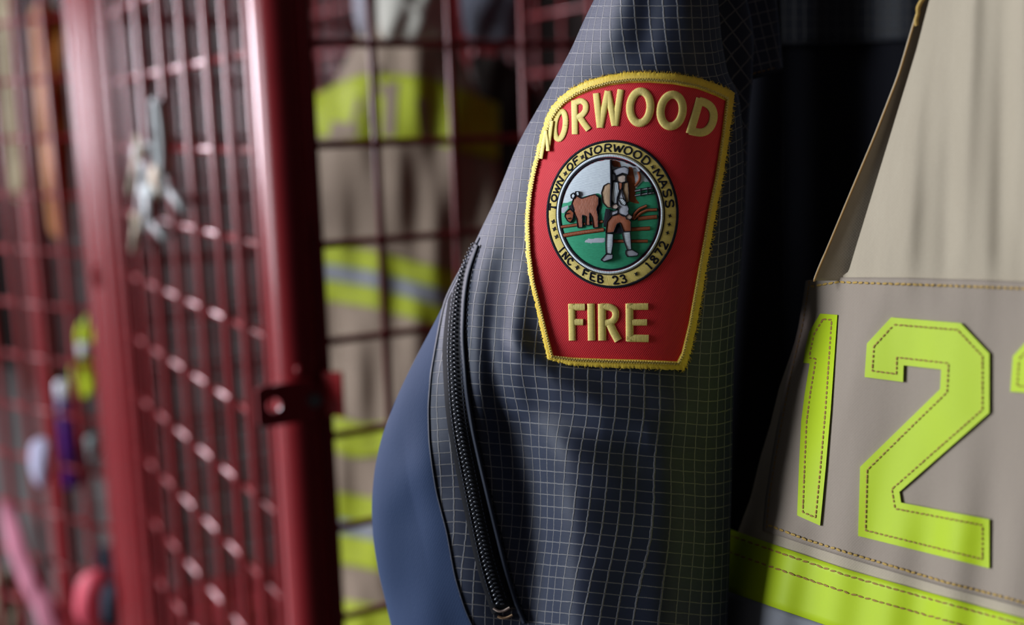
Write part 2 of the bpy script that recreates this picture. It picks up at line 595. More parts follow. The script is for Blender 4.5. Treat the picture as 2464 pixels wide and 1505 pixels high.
def sleeve_depth(x, y, panel=0.):
    x = np.asarray(x, float); y = np.asarray(y, float)
    sil, xr, xc = SIL(y), XR(y), XC(y)
    sl = np.clip((xc - x) / (xc - sil), 0, 1.02); sr = np.clip((x - xc) / (xr - xc), 0, 1.02)
    d = .4425 + .010 * (y - 752) / 752
    kl = RL(y); kr = RR(y)
    d = d + kl * (1 - np.sqrt(np.maximum(1e-3, 1 - (sl * .975) ** 2.0))) + kr * (1 - np.sqrt(np.maximum(1e-3, 1 - (sr * .975) ** 2.2)))
    for fx, y0, y1, a, wl, wr in FOLDX:
        dx = x - fx(y)
        env = 1 / (1 + np.exp(-(y - y0 - 40) / 22)) / (1 + np.exp((y - y1 + 10) / 22)) if y1 < 1500 else 1 / (1 + np.exp(-(y - y0 - 40) / 30))
        if y0 < 0: env = 1 / (1 + np.exp((y - y1 + 20) / 14))
        d = d - a * env * np.where(dx < 0, bell(dx, wl), bell(dx, wr))
    for p, a, w in CROSS:
        px = np.array([q[0] for q in p], float); py = np.array([q[1] for q in p], float)
        yy = np.interp(x, px, py)
        env = 1 / (1 + np.exp(-(x - px[0] - 20) / 18)) / (1 + np.exp((x - px[-1] + 10) / 18))
        d = d - a * env * bell(y - yy, w)
    # small random rumples
    r = np.sin(x * .031 + y * .012 + 1.3) * np.sin(y * .022 - x * .008 + .4)
    inpatch = 1 / (1 + np.exp(-(y - 930) / 18))
    d = d + .00025 * r * inpatch
    return d + panel


def plain_depth(x, y):
    x = np.asarray(x, float); y = np.asarray(y, float)
    d = sleeve_depth(x, y) + .0022
    w = np.sin(x * .035 + y * .004) * .0012 + np.sin(x * .017 - y * .009 + 2) * .0018
    t = np.clip((XL(y) - x) / 60, 0, 1)
    return d + w * t


SEAM_LEN = .0054     # one ripstop cell


def cloth_uv(xyz, tilt=None):
    """arc-length UV in ripstop cells over a grid of world points (rows, cols)"""
    du = np.linalg.norm(np.diff(xyz, axis=1), axis=2)
    u = np.concatenate([np.zeros((xyz.shape[0], 1)), np.cumsum(du, 1)], 1)
    return u / SEAM_LEN


jacket = thing('work_jacket', W(1500, 1600, .46), 'navy ripstop work jacket with a red fire department patch on its sleeve', 'jacket')

NR, NC = 400, 190
ys = np.linspace(-300, 2050, NR)
tt = np.linspace(0, 1, NC) ** 1.0
tt = .5 - .5 * np.cos(np.pi * tt) * (0.55 + .45 * np.abs(np.cos(np.pi * tt)))  # finer at the edges
tt = (tt - tt[0]) / (tt[-1] - tt[0])
Y, T = np.meshgrid(ys, tt, indexing='ij')
X = XL(Y) + (XR(Y) - XL(Y)) * T
Zs = sleeve_depth(X, Y)
P = W(X, Y, Zs)
U = cloth_uv(P)
ker_ = np.exp(-.5 * (np.arange(-24, 25) / 9.) ** 2); ker_ /= ker_.sum()
U = U - U[:, -1:]
Up = np.concatenate([np.repeat(U[:1], 24, 0), U, np.repeat(U[-1:], 24, 0)])
U = np.stack([np.convolve(Up[:, j], ker_, 'valid') for j in range(NC)], 1)   # measured from the outer edge of the sleeve
lean = np.interp(Y, [0, 300, 700, 1505], [0, 0, .0, 2.4]) * np.clip((XR(Y) - X) / 220, 0, 1)
U = U + lean
low_ = np.interp(Y, [980, 1505], [0, 1])
U = U + 1.3 * low_ * np.clip((XR(Y) - X - 180) / 240, 0, 1) - 2.2 * low_ * np.clip((1295 - X) / 130, 0, 1)
# the warp lines of the upper sleeve fan out with the silhouette
zipx = None
V = Y / 28.4
V = V - np.interp(Y, [100, 900, 1500], [0, .075, .10]) * (X - 1500) / 28.4 + np.clip((X - 1690) / 70, 0, 1.5) ** 2 * .55
strip = np.clip((1100 - X) / 40, 0, 2.0) * (Y > 600)
V = V + strip * -.2
ob = link_mesh('sleeve', P.reshape(-1, 3), grid_faces(NR, NC), MT['ripstop'], jacket, np.stack([U, -V], -1).reshape(-1, 2), solid=.0007)

# smooth softshell panel that wraps behind
NC2 = 60
tt2 = np.linspace(0, 1, NC2)
Y2, T2 = np.meshgrid(ys[::2], tt2, indexing='ij')
X2 = SIL(Y2) + (XL(Y2) + 16 - SIL(Y2)) * np.sin(T2 * np.pi / 2) ** .0 * (1 - np.cos(T2 * np.pi / 2)) 
X2 = SIL(Y2) + 0.5 + (XL(Y2) + 16 - SIL(Y2)) * T2 ** 1.7
Pf = W(X2, Y2, plain_depth(X2, Y2))
nb = 40
tb = np.linspace(0, 1, nb)[1:]
Yb, Tb = np.meshgrid(ys[::2], tb, indexing='ij')
Xb = SIL(Yb) + (XR(Yb) - SIL(Yb)) * Tb
zedge = plain_depth(SIL(Yb), Yb); zr = sleeve_depth(XR(Yb), Yb)
Zb = zedge + (zr - zedge) * Tb + .035 * np.sqrt(np.maximum(0, 1 - (2 * Tb - 1) ** 2)) + .0006
Pb = W(Xb, Yb, Zb)
ring = np.concatenate([Pf[:, ::-1], Pb], 1)
uvp = np.stack([cloth_uv(ring) * SEAM_LEN, Y2[:, :1].repeat(ring.shape[1], 1) * .00016], -1)
link_mesh('side_panel', ring.reshape(-1, 3), grid_faces(ring.shape[0], ring.shape[1]), MT['softshell'], jacket, uvp.reshape(-1, 2))

# topstitched seam along the ripstop's left edge
sy = np.arange(640, 1560, 6.)
mb = MB(sleeve_depth)
mb.ribbon(np.stack([XL(sy) + 2.5, sy], -1), 4, .0004, .0004, 'welt', step=6)
mb.build('seam', jacket)

# folded panel behind the sleeve's right edge, its grid on the bias
GE = smooth_curve([(-60, 1792), (0, 1797), (20, 1803), (60, 1811), (115, 1815), (150, 1812), (200, 1811), (260, 1804), (330, 1800), (420, 1797), (500, 1793), (560, 1789), (640, 1783), (720, 1778)], 9)
yg = np.linspace(-300, 700, 140); tg = np.linspace(0, 1, 30)
Yg, Tg = np.meshgrid(yg, tg, indexing='ij')
Xg = 1660 + (GE(Yg) - 1660) * Tg
Zg = .4790 + .018 * (1 - np.sqrt(np.maximum(0, 1 - (np.clip(Tg, 0, 1) * .98) ** 3))) + .0012 * np.sin(Yg * .03)
Zg = Zg + np.interp(Yg, [0, 500, 700], [0, .004, .014])
Pg = W(Xg, Yg, Zg)
a = .78
ug = (Xg * math.cos(a) + Yg * math.sin(a)) / 35. + .15 * np.sin(Yg * .02); vg = (-Xg * math.sin(a) * 1.15 + Yg * math.cos(a) * .8) / 35.
link_mesh('gusset', Pg.reshape(-1, 3), grid_faces(140, 30), MT['ripstop'], jacket, np.stack([ug, vg], -1).reshape(-1, 2), solid=.0007)

# shoulder flap hanging beside it, with a hem
FE = smooth_curve([(-60, 1862), (0, 1869), (60, 1875), (120, 1880), (170, 1885), (220, 1888)], 14)
yf = np.linspace(0, 1, 60); tf = np.linspace(0, 1, 24)
Yf, Tf = np.meshgrid(yf, tf, indexing='ij')
Yp = -300 + (np.interp(Tf, [0, 1], [196, 168]) + 300) * Yf
Xp = 1775 + (FE(Yp) - 1775) * Tf
Zp = .502 + .012 * Tf ** 3 + .0015 * np.sin(Xp * .08)
Pp = W(Xp, Yp, Zp)
a = .24
link_mesh('shoulder_flap', Pp.reshape(-1, 3), grid_faces(60, 24), MT['ripstop'], jacket,
          np.stack([(Xp * math.cos(a) - Yp * math.sin(a)) / 24., (Xp * math.sin(a) + Yp * math.cos(a)) / 30.], -1).reshape(-1, 2), solid=.0008)
mb = MB(lambda x, y: .502 + .012 * np.clip((x - 1775) / 105, 0, 1) ** 3 + .0015 * np.sin(x * .08))
mb.ribbon([(1800, 190), (1886, 166)], 9, .0005, .0010, 'welt')
mb.dashes([(1800, 181), (1884, 158)], 8, 4, 2.6, .0006, 'stitch_dark')
mb.build('hem', jacket)

# dark body of the jacket behind the sleeve, and its collar yoke
yb_ = np.linspace(-420, 2060, 100); tb_ = np.linspace(0, 1, 60)
YB, TB = np.meshgrid(yb_, tb_, indexing='ij')
XA = np.maximum(1010, SIL(YB) + 75)  # unseen stretch behind the sleeve, widened to block window light from the coat
XB = XA + (np.interp(YB, [0, 180, 1565], [1876, 1886, 1890]) - XA) * TB
ZB = .551 - .006 * TB + .003 * np.sin(XB * .03 + YB * .002)
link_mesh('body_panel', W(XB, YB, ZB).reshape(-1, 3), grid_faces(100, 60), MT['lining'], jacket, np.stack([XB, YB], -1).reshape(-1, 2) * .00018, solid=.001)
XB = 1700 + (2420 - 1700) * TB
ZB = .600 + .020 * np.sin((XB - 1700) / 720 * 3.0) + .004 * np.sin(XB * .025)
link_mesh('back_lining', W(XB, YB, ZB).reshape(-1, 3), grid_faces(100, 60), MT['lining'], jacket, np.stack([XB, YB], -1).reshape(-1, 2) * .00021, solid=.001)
Yy, Ty = np.meshgrid(np.linspace(-420, 108, 30), tb_, indexing='ij')
Xy = 1780 + (2420 - 1780) * Ty
Yy2 = Yy - (Xy - 1880) * .03 * (Yy > -100)
Zy = .600 + .020 * np.sin((Xy - 1700) / 720 * 3.0) + .004 * np.sin(Xy * .025) - .0035
link_mesh('yoke', W(Xy, Yy2, Zy).reshape(-1, 3), grid_faces(30, 60), MT['ripstop_dark'], jacket, np.stack([Xy / 25., Yy2 / 29.], -1).reshape(-1, 2), solid=.001)

# ---------------------------------------------- pocket zipper on the sleeve
ZP = [(1143, 575), (1130, 598), (1108, 654), (1098, 717), (1093, 780), (1091, 843), (1094, 912), (1099, 987), (1109, 1056), (1123, 1125), (1138, 1200),
      (1153, 1270), (1169, 1345), (1187, 1408), (1209, 1470)]
zq = smooth_path(ZP, 5.3, 4)
zt = tangents(zq, False); zn = np.stack([-zt[:, 1], zt[:, 0]], -1)    # points to the left of travel (image left when going down)
zs = np.concatenate([[0], np.cumsum(np.hypot(*np.diff(zq, axis=0).T))]) / 930.
grow = np.interp(zs, [0, .1, .3, 1.], [.28, .55, .95, 1.05])
zipper = MB(sleeve_depth); zipper.lim = lambda y: SIL(y) + 5
off = np.interp(zs, [0, .3, .7, 1], [0, 2, 4, 6])
ctr = zq - zn * off[:, None]
zipper.ribbon(ctr, 62 * grow, .0007, .0006, 'ztape', step=5.3, edge=-.001)
zo = zipper.build('zipper', jacket)
coil = Geo()
for side in (-1, 1):
    for i in range(2, len(zq) - 3):
        if (i + (side > 0)) % 2: continue
        w = 6.2 * grow[i]
        c = zq[i] + zn[i] * side * w * .72
        p = W(c[0], c[1], sleeve_depth(c[0], c[1]) - .0022)
        q2 = zq[i] + zt[i] * 4
        ta = W(*(zq[i] + zt[i] * 5), .45) - W(*zq[i], .45); ta /= np.linalg.norm(ta)
        na = W(*(zq[i] + zn[i] * 5), .45) - W(*zq[i], .45); na /= np.linalg.norm(na)
        tilt = nrm(na + ta * .35 * side)
        t2 = nrm(ta - tilt * np.dot(ta, tilt))
        coil.ball(p, w * 1.05 * .16e-3, 3.6 * .16e-3, 4.6 * .16e-3, [tilt, t2, np.cross(tilt, t2)], 8, 6)
coil.build('teeth', MT['zteeth'], zo)
zs2 = MB(sleeve_depth); zs2.lim = lambda y: SIL(y) + 5
zs2.dashes((zq + zn * (13 * grow + 2)[:, None])[4:-4], 7, 3.4, 4.0, .0013, 'welt', jit=.2)
zs2.dashes((zq - zn * (16 * grow + 2)[:, None])[4:-4], 7, 3.4, 3.4, .0013, 'welt', jit=.2)
zs2.build('stitching', zo)
welt = MB(sleeve_depth); welt.lim = lambda y: SIL(y) + 5
WE = [(1146, 590), (1124, 655), (1115, 720), (1111, 811), (1121, 937), (1138, 1040), (1157, 1125), (1187, 1251), (1218, 1376), (1243, 1458), (1262, 1500)]
welt.ribbon(smooth_path(WE, 5, 4), 11, .0011, .0012, 'welt', step=5, edge=-.0005)
welt.dashes(smooth_path([(x + 10, y) for x, y in WE], 5, 4), 8, 5, 2.4, .0004, 'black', jit=.3)
welt.build('pocket_welt', jacket)
bt = MB(sleeve_depth)
bt.ribbon([(1187, 1464), (1198, 1472), (1212, 1472), (1226, 1463)], 6, .0018, .0008, 'flesh', step=3, sig=1.5)
bt.ribbon([(1197, 1484), (1208, 1489), (1220, 1488), (1233, 1481)], 6, .0018, .0008, 'tan', step=3, sig=1.5)
bt.build('bar_tack', jacket)

# ------------------------------------------------------------------ the embroidered shoulder patch
OUT = [(1768, 222), (1731, 204), (1682, 187), (1621, 177), (1560, 173), (1510, 174), (1461, 181), (1412, 195), (1375, 212), (1346, 234), (1326, 258), (1313, 283),
       (1303, 317), (1289, 369), (1277, 418), (1269, 465), (1264, 514), (1263, 545), (1265, 609), (1274, 677), (1290, 745), (1305, 813), (1318, 866),
       (1376, 880), (1458, 885), (1540, 888), (1646, 892), (1659, 862), (1676, 786), (1697, 663), (1711, 582), (1725, 500), (1739, 433), (1756, 322)]
INN = [(1746, 243), (1722, 231), (1677, 214), (1620, 203), (1560, 199), (1512, 200), (1466, 206), (1420, 219), (1387, 233), (1360, 251), (1341, 272), (1327, 295),
       (1316, 325), (1301, 372), (1289, 420), (1281, 466), (1276, 514), (1275, 545), (1278, 609), (1287, 677), (1304, 745), (1320, 810), (1332, 856),
       (1382, 861), (1458, 864), (1540, 866), (1629, 870), (1640, 848), (1656, 780), (1677, 660), (1692, 578), (1706, 496), (1720, 430), (1736, 325)]


def c1(p): return [(1240 + x * .24583, 150 + y * .24583) for x, y in p]
def c2(p): return [(1240 + x * .27237, 500 + y * .27237) for x, y in p]
def c3(p): return [(1300 + x * .24579, 330 + y * .24579) for x, y in p]


twm = MB(sleeve_depth)
mid = [((a[0] + b[0]) / 2, (a[1] + b[1]) / 2) for a, b in zip(OUT, INN)]
twm.fill(mid, .0011, 'red_twill', spacing=9)
patch = twm.build('shoulder_patch', jacket)


def band(mb, outer, inner, h, dome, mat, step=4.0, prof=6):
    """a raised band between two matching closed outlines"""
    o = np.array(outer + outer[:1], float); i = np.array(inner + inner[:1], float)
    seg = np.hypot(*np.diff(o, axis=0).T); s = np.concatenate([[0], np.cumsum(seg)])
    n = int(s[-1] / step); t = np.linspace(0, s[-1], n, endpoint=False)
    oo = np.stack([np.interp(t, s, o[:, k]) for k in (0, 1)], -1); ii = np.stack([np.interp(t, s, i[:, k]) for k in (0, 1)], -1)
    cs = np.concatenate([[0], np.linspace(0, 1, prof), [1]])
    hs = h + dome * np.sqrt(np.maximum(0, 1 - (2 * cs - 1) ** 2 * .96)); hs[0] = 0; hs[-1] = h * .4
    jig = rng.normal(0, .9, (n, 1)) * (np.arange(n)[:, None] % 1 == 0)
    dirv = oo - ii; dl = np.hypot(dirv[:, 0], dirv[:, 1])[:, None]
    oo = oo + dirv / dl * jig
    xy = (oo[:, None, :] * (1 - cs[None, :, None]) + ii[:, None, :] * cs[None, :, None]).reshape(-1, 2)
    uv = np.stack([np.repeat(t, len(cs)), np.tile(cs, n) * 22], -1)
    k = len(cs); fs = grid_faces(n, k)
    a = (n - 1) * k
    fs += [(a + c, a + c + 1, c + 1, c) for c in range(k - 1)]
    mb.add(xy, np.tile(hs, n), uv, fs, mat)


bm_ = MB(sleeve_depth)
band(bm_, OUT, INN, .0010, .0011, 'border', step=2.6)
bm_.build('border', patch)
# chain of loops along the inner edge of the border
lp = MB(sleeve_depth)
q = smooth_path([(i[0] * .72 + o[0] * .28, i[1] * .72 + o[1] * .28) for o, i in zip(OUT, INN)], 1.2, 0, True)
t_ = tangents(q, True); n_ = np.stack([-t_[:, 1], t_[:, 0]], -1)
L_ = np.arange(len(q)) * 1.2
wv = q + n_ * (np.sin(L_ * 2 * np.pi / 6.4) * 3.0)[:, None] + t_ * (np.cos(L_ * 4 * np.pi / 6.4) * 1.4)[:, None]
lp.ribbon(wv, 2.6, .0024, .0006, 'yellow', closed=True, step=1.2, prof=3, edge=.0012)
lp.build('loop_stitch', patch)
# stray fibres
fz = MB(sleeve_depth)
q = smooth_path(OUT, 1.0, 0, True); t_ = tangents(q, True); n_ = np.stack([t_[:, 1], -t_[:, 0]], -1)
if np.mean(np.sum((q - q.mean(0)) * n_, 1)) < 0: n_ = -n_
for k in range(900):
    i = random.randrange(len(q))
    right = q[i, 0] > 1640 and q[i, 1] > 240
    top = q[i, 1] < 215
    if not (right or top) and random.random() < .85: continue
    ln = random.uniform(2, 7) * (1.3 if right else .8)
    b = random.uniform(-.9, .9)
    a0 = q[i] - n_[i] * 2
    a1 = q[i] + n_[i] * ln * .5 + t_[i] * b * ln * .3
    a2 = q[i] + n_[i] * ln + t_[i] * b * ln
    fz.ribbon([a0, a1, a2], [.9, .8, .3], random.uniform(.0008, .0016), .0001, 'border', step=2.5, prof=2, edge=.0006)
fz.build('frayed_fibre', patch)

ST = .0013   # height of the lettering


def ell(cx, cy, rx, ry, rot, a0=0, a1=360, n=40):
    r = math.radians(rot); o = []
    for k in range(n + (a1 - a0 < 360)):
        a = math.radians(a0 + (a1 - a0) * k / n)
        x, y = rx * math.cos(a), ry * math.sin(a)
        o.append((cx + x * math.cos(r) - y * math.sin(r), cy + x * math.sin(r) + y * math.cos(r)))
    return o


lt = MB(sleeve_depth)


def S(pts, w, sig=0., closed=False, conv=c1, k=.24583, dome=.00045, up=0.):
    lt.ribbon(conv(pts), w * k * 1.14, ST + up, dome, 'yellow', closed=closed, step=2.6, sig=sig, prof=6, edge=.0009)


# N O R W O O D  (coordinates read on an enlargement)
S([(252, 945), (272, 820), (300, 672)], 32, up=.0016)
S([(296, 690), (312, 770), (322, 868)], 32, up=.0016)
S([(318, 868), (336, 730), (356, 572)], 36, up=.0012)
S(ell(438, 616, 52, 140, 7), 50, 1.0, True)
S([(577, 372), (582, 540), (585, 705)], 56)
S([(580, 400), (640, 372), (690, 402), (692, 470), (655, 520), (600, 540)], 52, 1.8)
S([(636, 545), (672, 600), (718, 660)], 56)
S([(790, 302), (808, 470), (828, 640)], 56)
S([(832, 640), (868, 460), (905, 282)], 54)
S([(905, 282), (938, 450), (972, 620)], 56)
S([(978, 622), (1004, 450), (1032, 266)], 56)
S(ell(1222, 440, 100, 157, 4), 68, 1.0, True)
S(ell(1530, 472, 108, 157, 8), 70, 1.0, True)
S([(1810, 352), (1768, 500), (1708, 700)], 70)
S([(1800, 378), (1870, 396), (1925, 440), (1946, 510), (1935, 590), (1895, 660), (1835, 694), (1770, 686), (1705, 668)], 70, 3.0)

lt.build('lettering', patch)
lt = MB(sleeve_depth)


def S2(pts, w, sig=0.): S(pts, w, sig, False, c2, .27237)


S2([(497, 850), (500, 1000), (503, 1175)], 54)
S2([(475, 879), (540, 879), (613, 879)], 54)
S2([(520, 1012), (560, 1012), (600, 1012)], 50)
S2([(668, 848), (671, 1000), (674, 1175)], 58)
S2([(765, 850), (766, 1000), (768, 1175)], 62)
S2([(750, 878), (835, 876), (884, 905), (890, 960), (868, 1002), (830, 1020), (790, 1020)], 54, 2.0)
S2([(836, 1030), (868, 1100), (910, 1176)], 62)
S2([(1008, 848), (1009, 1000), (1011, 1180)], 60)
S2([(985, 875), (1080, 875), (1174, 874)], 52)
S2([(1030, 1015), (1100, 1015), (1164, 1014)], 50)
S2([(985, 1154), (1080, 1155), (1178, 1157)], 58)
lt.build('lettering', patch)

# ---- town seal
K3 = .24579
SH = .0013


def seal_pt(phi, r):
    a = math.radians(phi)
    cx = 682 + 127 * (r - .78)
    return (cx + 650 * r * math.cos(a), 755 + 730 * r * math.sin(a))


def seal_ring(r, n=120): return [seal_pt(360 * k / n, r) for k in range(n)]


sr = MB(sleeve_depth)
outer, inner = c3(seal_ring(.985, 150)), c3(seal_ring(.80, 150))
band(sr, outer, inner, SH, .0002, 'gold', step=3.0, prof=7)
sr.ribbon(c3(seal_ring(.978, 150)), 26 * K3, SH, .0004, 'black', closed=True, step=3, prof=4)
sr.ribbon(c3(seal_ring(.815, 150)), 12 * K3, SH, .0003, 'black', closed=True, step=3, prof=3)
sr.ribbon(c3(seal_ring(.785, 150)), 26 * K3, SH, .0005, 'white', closed=True, step=3, prof=4)
sr.ribbon(c3(seal_ring(.748, 150)), 18 * K3, SH, .0003, 'black', closed=True, step=3, prof=4)
sr.build('seal_ring', patch)

# stroke letters in a unit box, y up
GL = {
    'T': [[(0, 1), (1, 1)], [(.5, 1), (.5, 0)], [(.3, 0), (.7, 0)]],
    'O': [[(.5, 1), (.14, .86), (0, .5), (.14, .14), (.5, 0), (.86, .14), (1, .5), (.86, .86), (.5, 1)]],
    'W': [[(0, 1), (.27, 0), (.5, .8), (.73, 0), (1, 1)]],
    'N': [[(.08, 0), (.08, 1), (.9, 0), (.9, 1)], [(-.08, 0), (.24, 0)], [(.76, 1), (1.06, 1)]],
    'F': [[(.1, 0), (.1, 1), (.95, 1)], [(.1, .53), (.75, .53)]],
    'R': [[(.1, 0), (.1, 1), (.65, 1), (.88, .85), (.88, .65), (.65, .5), (.1, .5)], [(.5, .5), (1, 0)]],
    'D': [[(.1, 0), (.1, 1), (.55, 1), (.92, .75), (.95, .3), (.6, 0), (.1, 0)]],
    'M': [[(0, 0), (.1, 1), (.5, .2), (.9, 1), (1, 0)]],
    'A': [[(0, 0), (.5, 1), (1, 0)], [(.2, .35), (.8, .35)]],
    'S': [[(.95, .82), (.7, 1), (.25, 1), (.08, .78), (.25, .56), (.75, .45), (.93, .22), (.7, 0), (.25, 0), (.03, .18)]],
    'I': [[(.5, 0), (.5, 1)], [(.25, 0), (.75, 0)], [(.25, 1), (.75, 1)]],
    'C': [[(.95, .8), (.65, 1), (.3, .95), (.05, .6), (.05, .4), (.3, .05), (.65, 0), (.95, .2)]],
    'E': [[(.95, 0), (.1, 0), (.1, 1), (.95, 1)], [(.1, .53), (.75, .53)]],
    'B': [[(.1, 0), (.1, 1), (.65, 1), (.88, .82), (.85, .64), (.6, .53), (.1, .53)], [(.6, .53), (.93, .38), (.93, .14), (.65, 0), (.1, 0)]],
    '1': [[(.2, .78), (.52, 1), (.52, 0)], [(.25, 0), (.8, 0)]],
    '2': [[(.05, .75), (.25, 1), (.7, 1), (.92, .75), (.8, .5), (.05, 0), (.98, 0)]],
    '3': [[(.08, .85), (.35, 1), (.75, .98), (.9, .75), (.7, .55), (.42, .53)], [(.7, .55), (.95, .3), (.75, .02), (.35, 0), (.05, .16)]],
    '7': [[(.05, 1), (.95, 1), (.4, 0)]],
    '8': [[(.5, .53), (.15, .7), (.2, .95), (.5, 1), (.8, .95), (.85, .7), (.5, .53), (.08, .32), (.15, .05), (.5, 0), (.85, .05), (.92, .32), (.5, .53)]],
}
sl_ = MB(sleeve_depth)


def ring_text(s, p0, p1, top=True):
    n = len(s)
    for k, ch in enumerate(s):
        if ch == ' ': continue
        pc = p0 + (p1 - p0) * k / max(1, n - 1)
        sp = abs(p1 - p0) / max(1, n - 1)
        wd = min(sp * .74, 8.2) * (.55 if ch in 'I1' else 1.25 if ch in 'MW' else 1.)
        for st in GL[ch]:
            pts = []
            st2 = smooth_path(st, .06, 0)
            for gx, gy in st2:
                if top:
                    pts.append(seal_pt(pc + (gx - .5) * wd, .838 + gy * .100))
                else:
                    pts.append(seal_pt(pc - (gx - .5) * wd, .938 - gy * .100))
            sl_.ribbon(c3(pts), 18.5 * K3, SH + .0001, .00035, 'black', step=2.2, prof=3)


ring_text('TOWN', 186, 210)
ring_text('OF', 225.5, 233.5)
ring_text('NORWOOD', 247, 306)
ring_text('MASS', 323, 351)
ring_text('INC', 147.5, 134.5, False)
ring_text('FEB 23', 116, 78.5, False)
ring_text('1872', 51, 28, False)
for ph in (218, 240, 314.5, 1.5, 9, 16.5, 65, 126, 173.5, 167, 160):
    x, y = seal_pt(ph, .885)
    st = [(x + (24 if k % 2 == 0 else 10) * math.cos(k * math.pi / 4 + .3), y + (24 if k % 2 == 0 else 10) * math.sin(k * math.pi / 4 + .3)) for k in range(8)]
    sl_.fill(c3(st), SH + .0005, 'black', spacing=3)
sl_.build('seal_lettering', patch)


def picture(name, items, up=0):
    """items: (kind, points, colour, width / angle, outline)"""
    m = MB(sleeve_depth)
    for it in items:
        kind, pts, colr, par, outl, lev = it
        h = SH - .0003 + (lev + up) * .00014
        if kind == 'fill':
            m.fill(c3(pts), h, colr, spacing=6., theta=par, dome=.00018)
            if outl:
                m.ribbon(c3(pts), outl * .85 * K3, h + .0001, .00025, 'black', closed=True, step=2.4, prof=3)
        else:
            if outl:
                m.ribbon(c3(pts), (par + outl) * K3, h, .0002, 'black', step=2.5, sig=1.0, prof=3)
            m.ribbon(c3(pts), par * K3, h + .0001, .0004, colr, step=2.5, sig=1.0, prof=4)
    return m.build(name, patch)


inner_e = [(682 + 494 * math.cos(math.radians(a)), 756 + 554 * math.sin(math.radians(a))) for a in range(0, 360, 4)]
picture('seal_sky', [('fill', inner_e, 'white', 1.75, 0, 0)])
arc = [(682 + 490 * math.cos(math.radians(a)), 756 + 550 * math.sin(math.radians(a))) for a in range(-32, 192, 4)]
picture('seal_meadow', [
    ('fill', [(218, 650), (300, 622), (420, 578), (560, 545), (640, 572), (860, 560), (930, 500), (1000, 425), (1060, 440)] + arc, 'green', 1.52, 0, 1),
    ('fill', [(206, 695), (268, 668), (288, 690), (236, 748), (208, 742)], 'grey', .6, 0, 2),
    ('line', [(200, 882), (400, 855), (612, 828)], 'brown', 26, 8, 2),
    ('line', [(224, 966), (420, 934), (620, 908)], 'brown', 36, 8, 2),
    ('line', [(880, 905), (1075, 895)], 'brown', 34, 8, 2),
    ('line', [(955, 800), (1142, 782)], 'brown', 36, 8, 2),
    ('line', [(700, 1020), (1052, 1020)], 'brown', 28, 8, 2),
    ('fill', [(412, 1046), (446, 1000), (480, 988), (640, 982), (640, 1042)], 'grey', .7, 0, 2),
    ('line', [(925, 530), (1010, 512), (1098, 500)], 'grey', 12, 14, 2), ('line', [(925, 574), (1010, 560), (1112, 545)], 'grey', 12, 14, 2),
    ('line', [(985, 500), (985, 580)], 'black', 12, 0, 3), ('line', [(1050, 490), (1052, 568)], 'black', 12, 0, 3), ('line', [(1085, 485), (1092, 560)], 'black', 10, 0, 3),
])
picture('seal_tree', [
    ('fill', [(690, 232), (735, 226), (775, 246), (792, 302), (760, 292), (720, 292), (700, 266)], 'brown', 1.2, 0, 2),
    ('fill', [(868, 290), (904, 298), (922, 400), (930, 500), (942, 600), (995, 662), (930, 656), (868, 640), (858, 480), (846, 400), (856, 340)], 'brown', 1.57, 0, 2),
    ('line', [(928, 480), (970, 430), (978, 385), (958, 340)], 'brown', 26, 0, 2),
    ('line', [(900, 300), (940, 290), (975, 330)], 'grey', 24, 0, 1),
])
picture('seal_plough', [
    ('line', [(900, 800), (925, 750), (970, 705), (1042, 674)], 'brown', 24, 10, 3),
    ('line', [(915, 805), (985, 742), (1050, 715), (1142, 712)], 'brown', 24, 10, 3),
    ('fill', [(885, 780), (930, 750), (960, 790), (930, 815), (890, 812)], 'brown', .3, 8, 3),
])
picture('seal_ox', [
    ('fill', [(545, 585), (592, 600), (592, 665), (566, 790), (540, 700)], 'black', 0, 0, 2),
    ('fill', [(345, 568), (400, 602), (480, 574), (535, 560), (572, 592), (570, 660), (552, 700), (566, 780), (568, 884), (520, 890), (506, 785), (482, 745),
              (484, 862), (442, 866), (446, 775), (412, 765), (414, 885), (366, 888), (356, 800), (330, 745), (306, 660), (326, 596)], 'brown', 0.15, 11, 3),
    ('fill', [(278, 676), (318, 656), (338, 716), (318, 750), (286, 712)], 'black', 0, 0, 4),
    ('fill', [(246, 742), (288, 700), (328, 742), (320, 800), (292, 838), (264, 820), (240, 778)], 'brown', .9, 11, 4),
    ('fill', [(298, 566), (326, 545), (342, 580), (330, 606), (302, 598)], 'white', .4, 10, 4),
    ('fill', [(342, 536), (376, 532), (380, 570), (352, 580)], 'white', .4, 10, 4),
    ('line', [(246, 752), (276, 744)], 'black', 9, 0, 6), ('line', [(268, 800), (292, 792)], 'black', 8, 0, 6),
], 3)
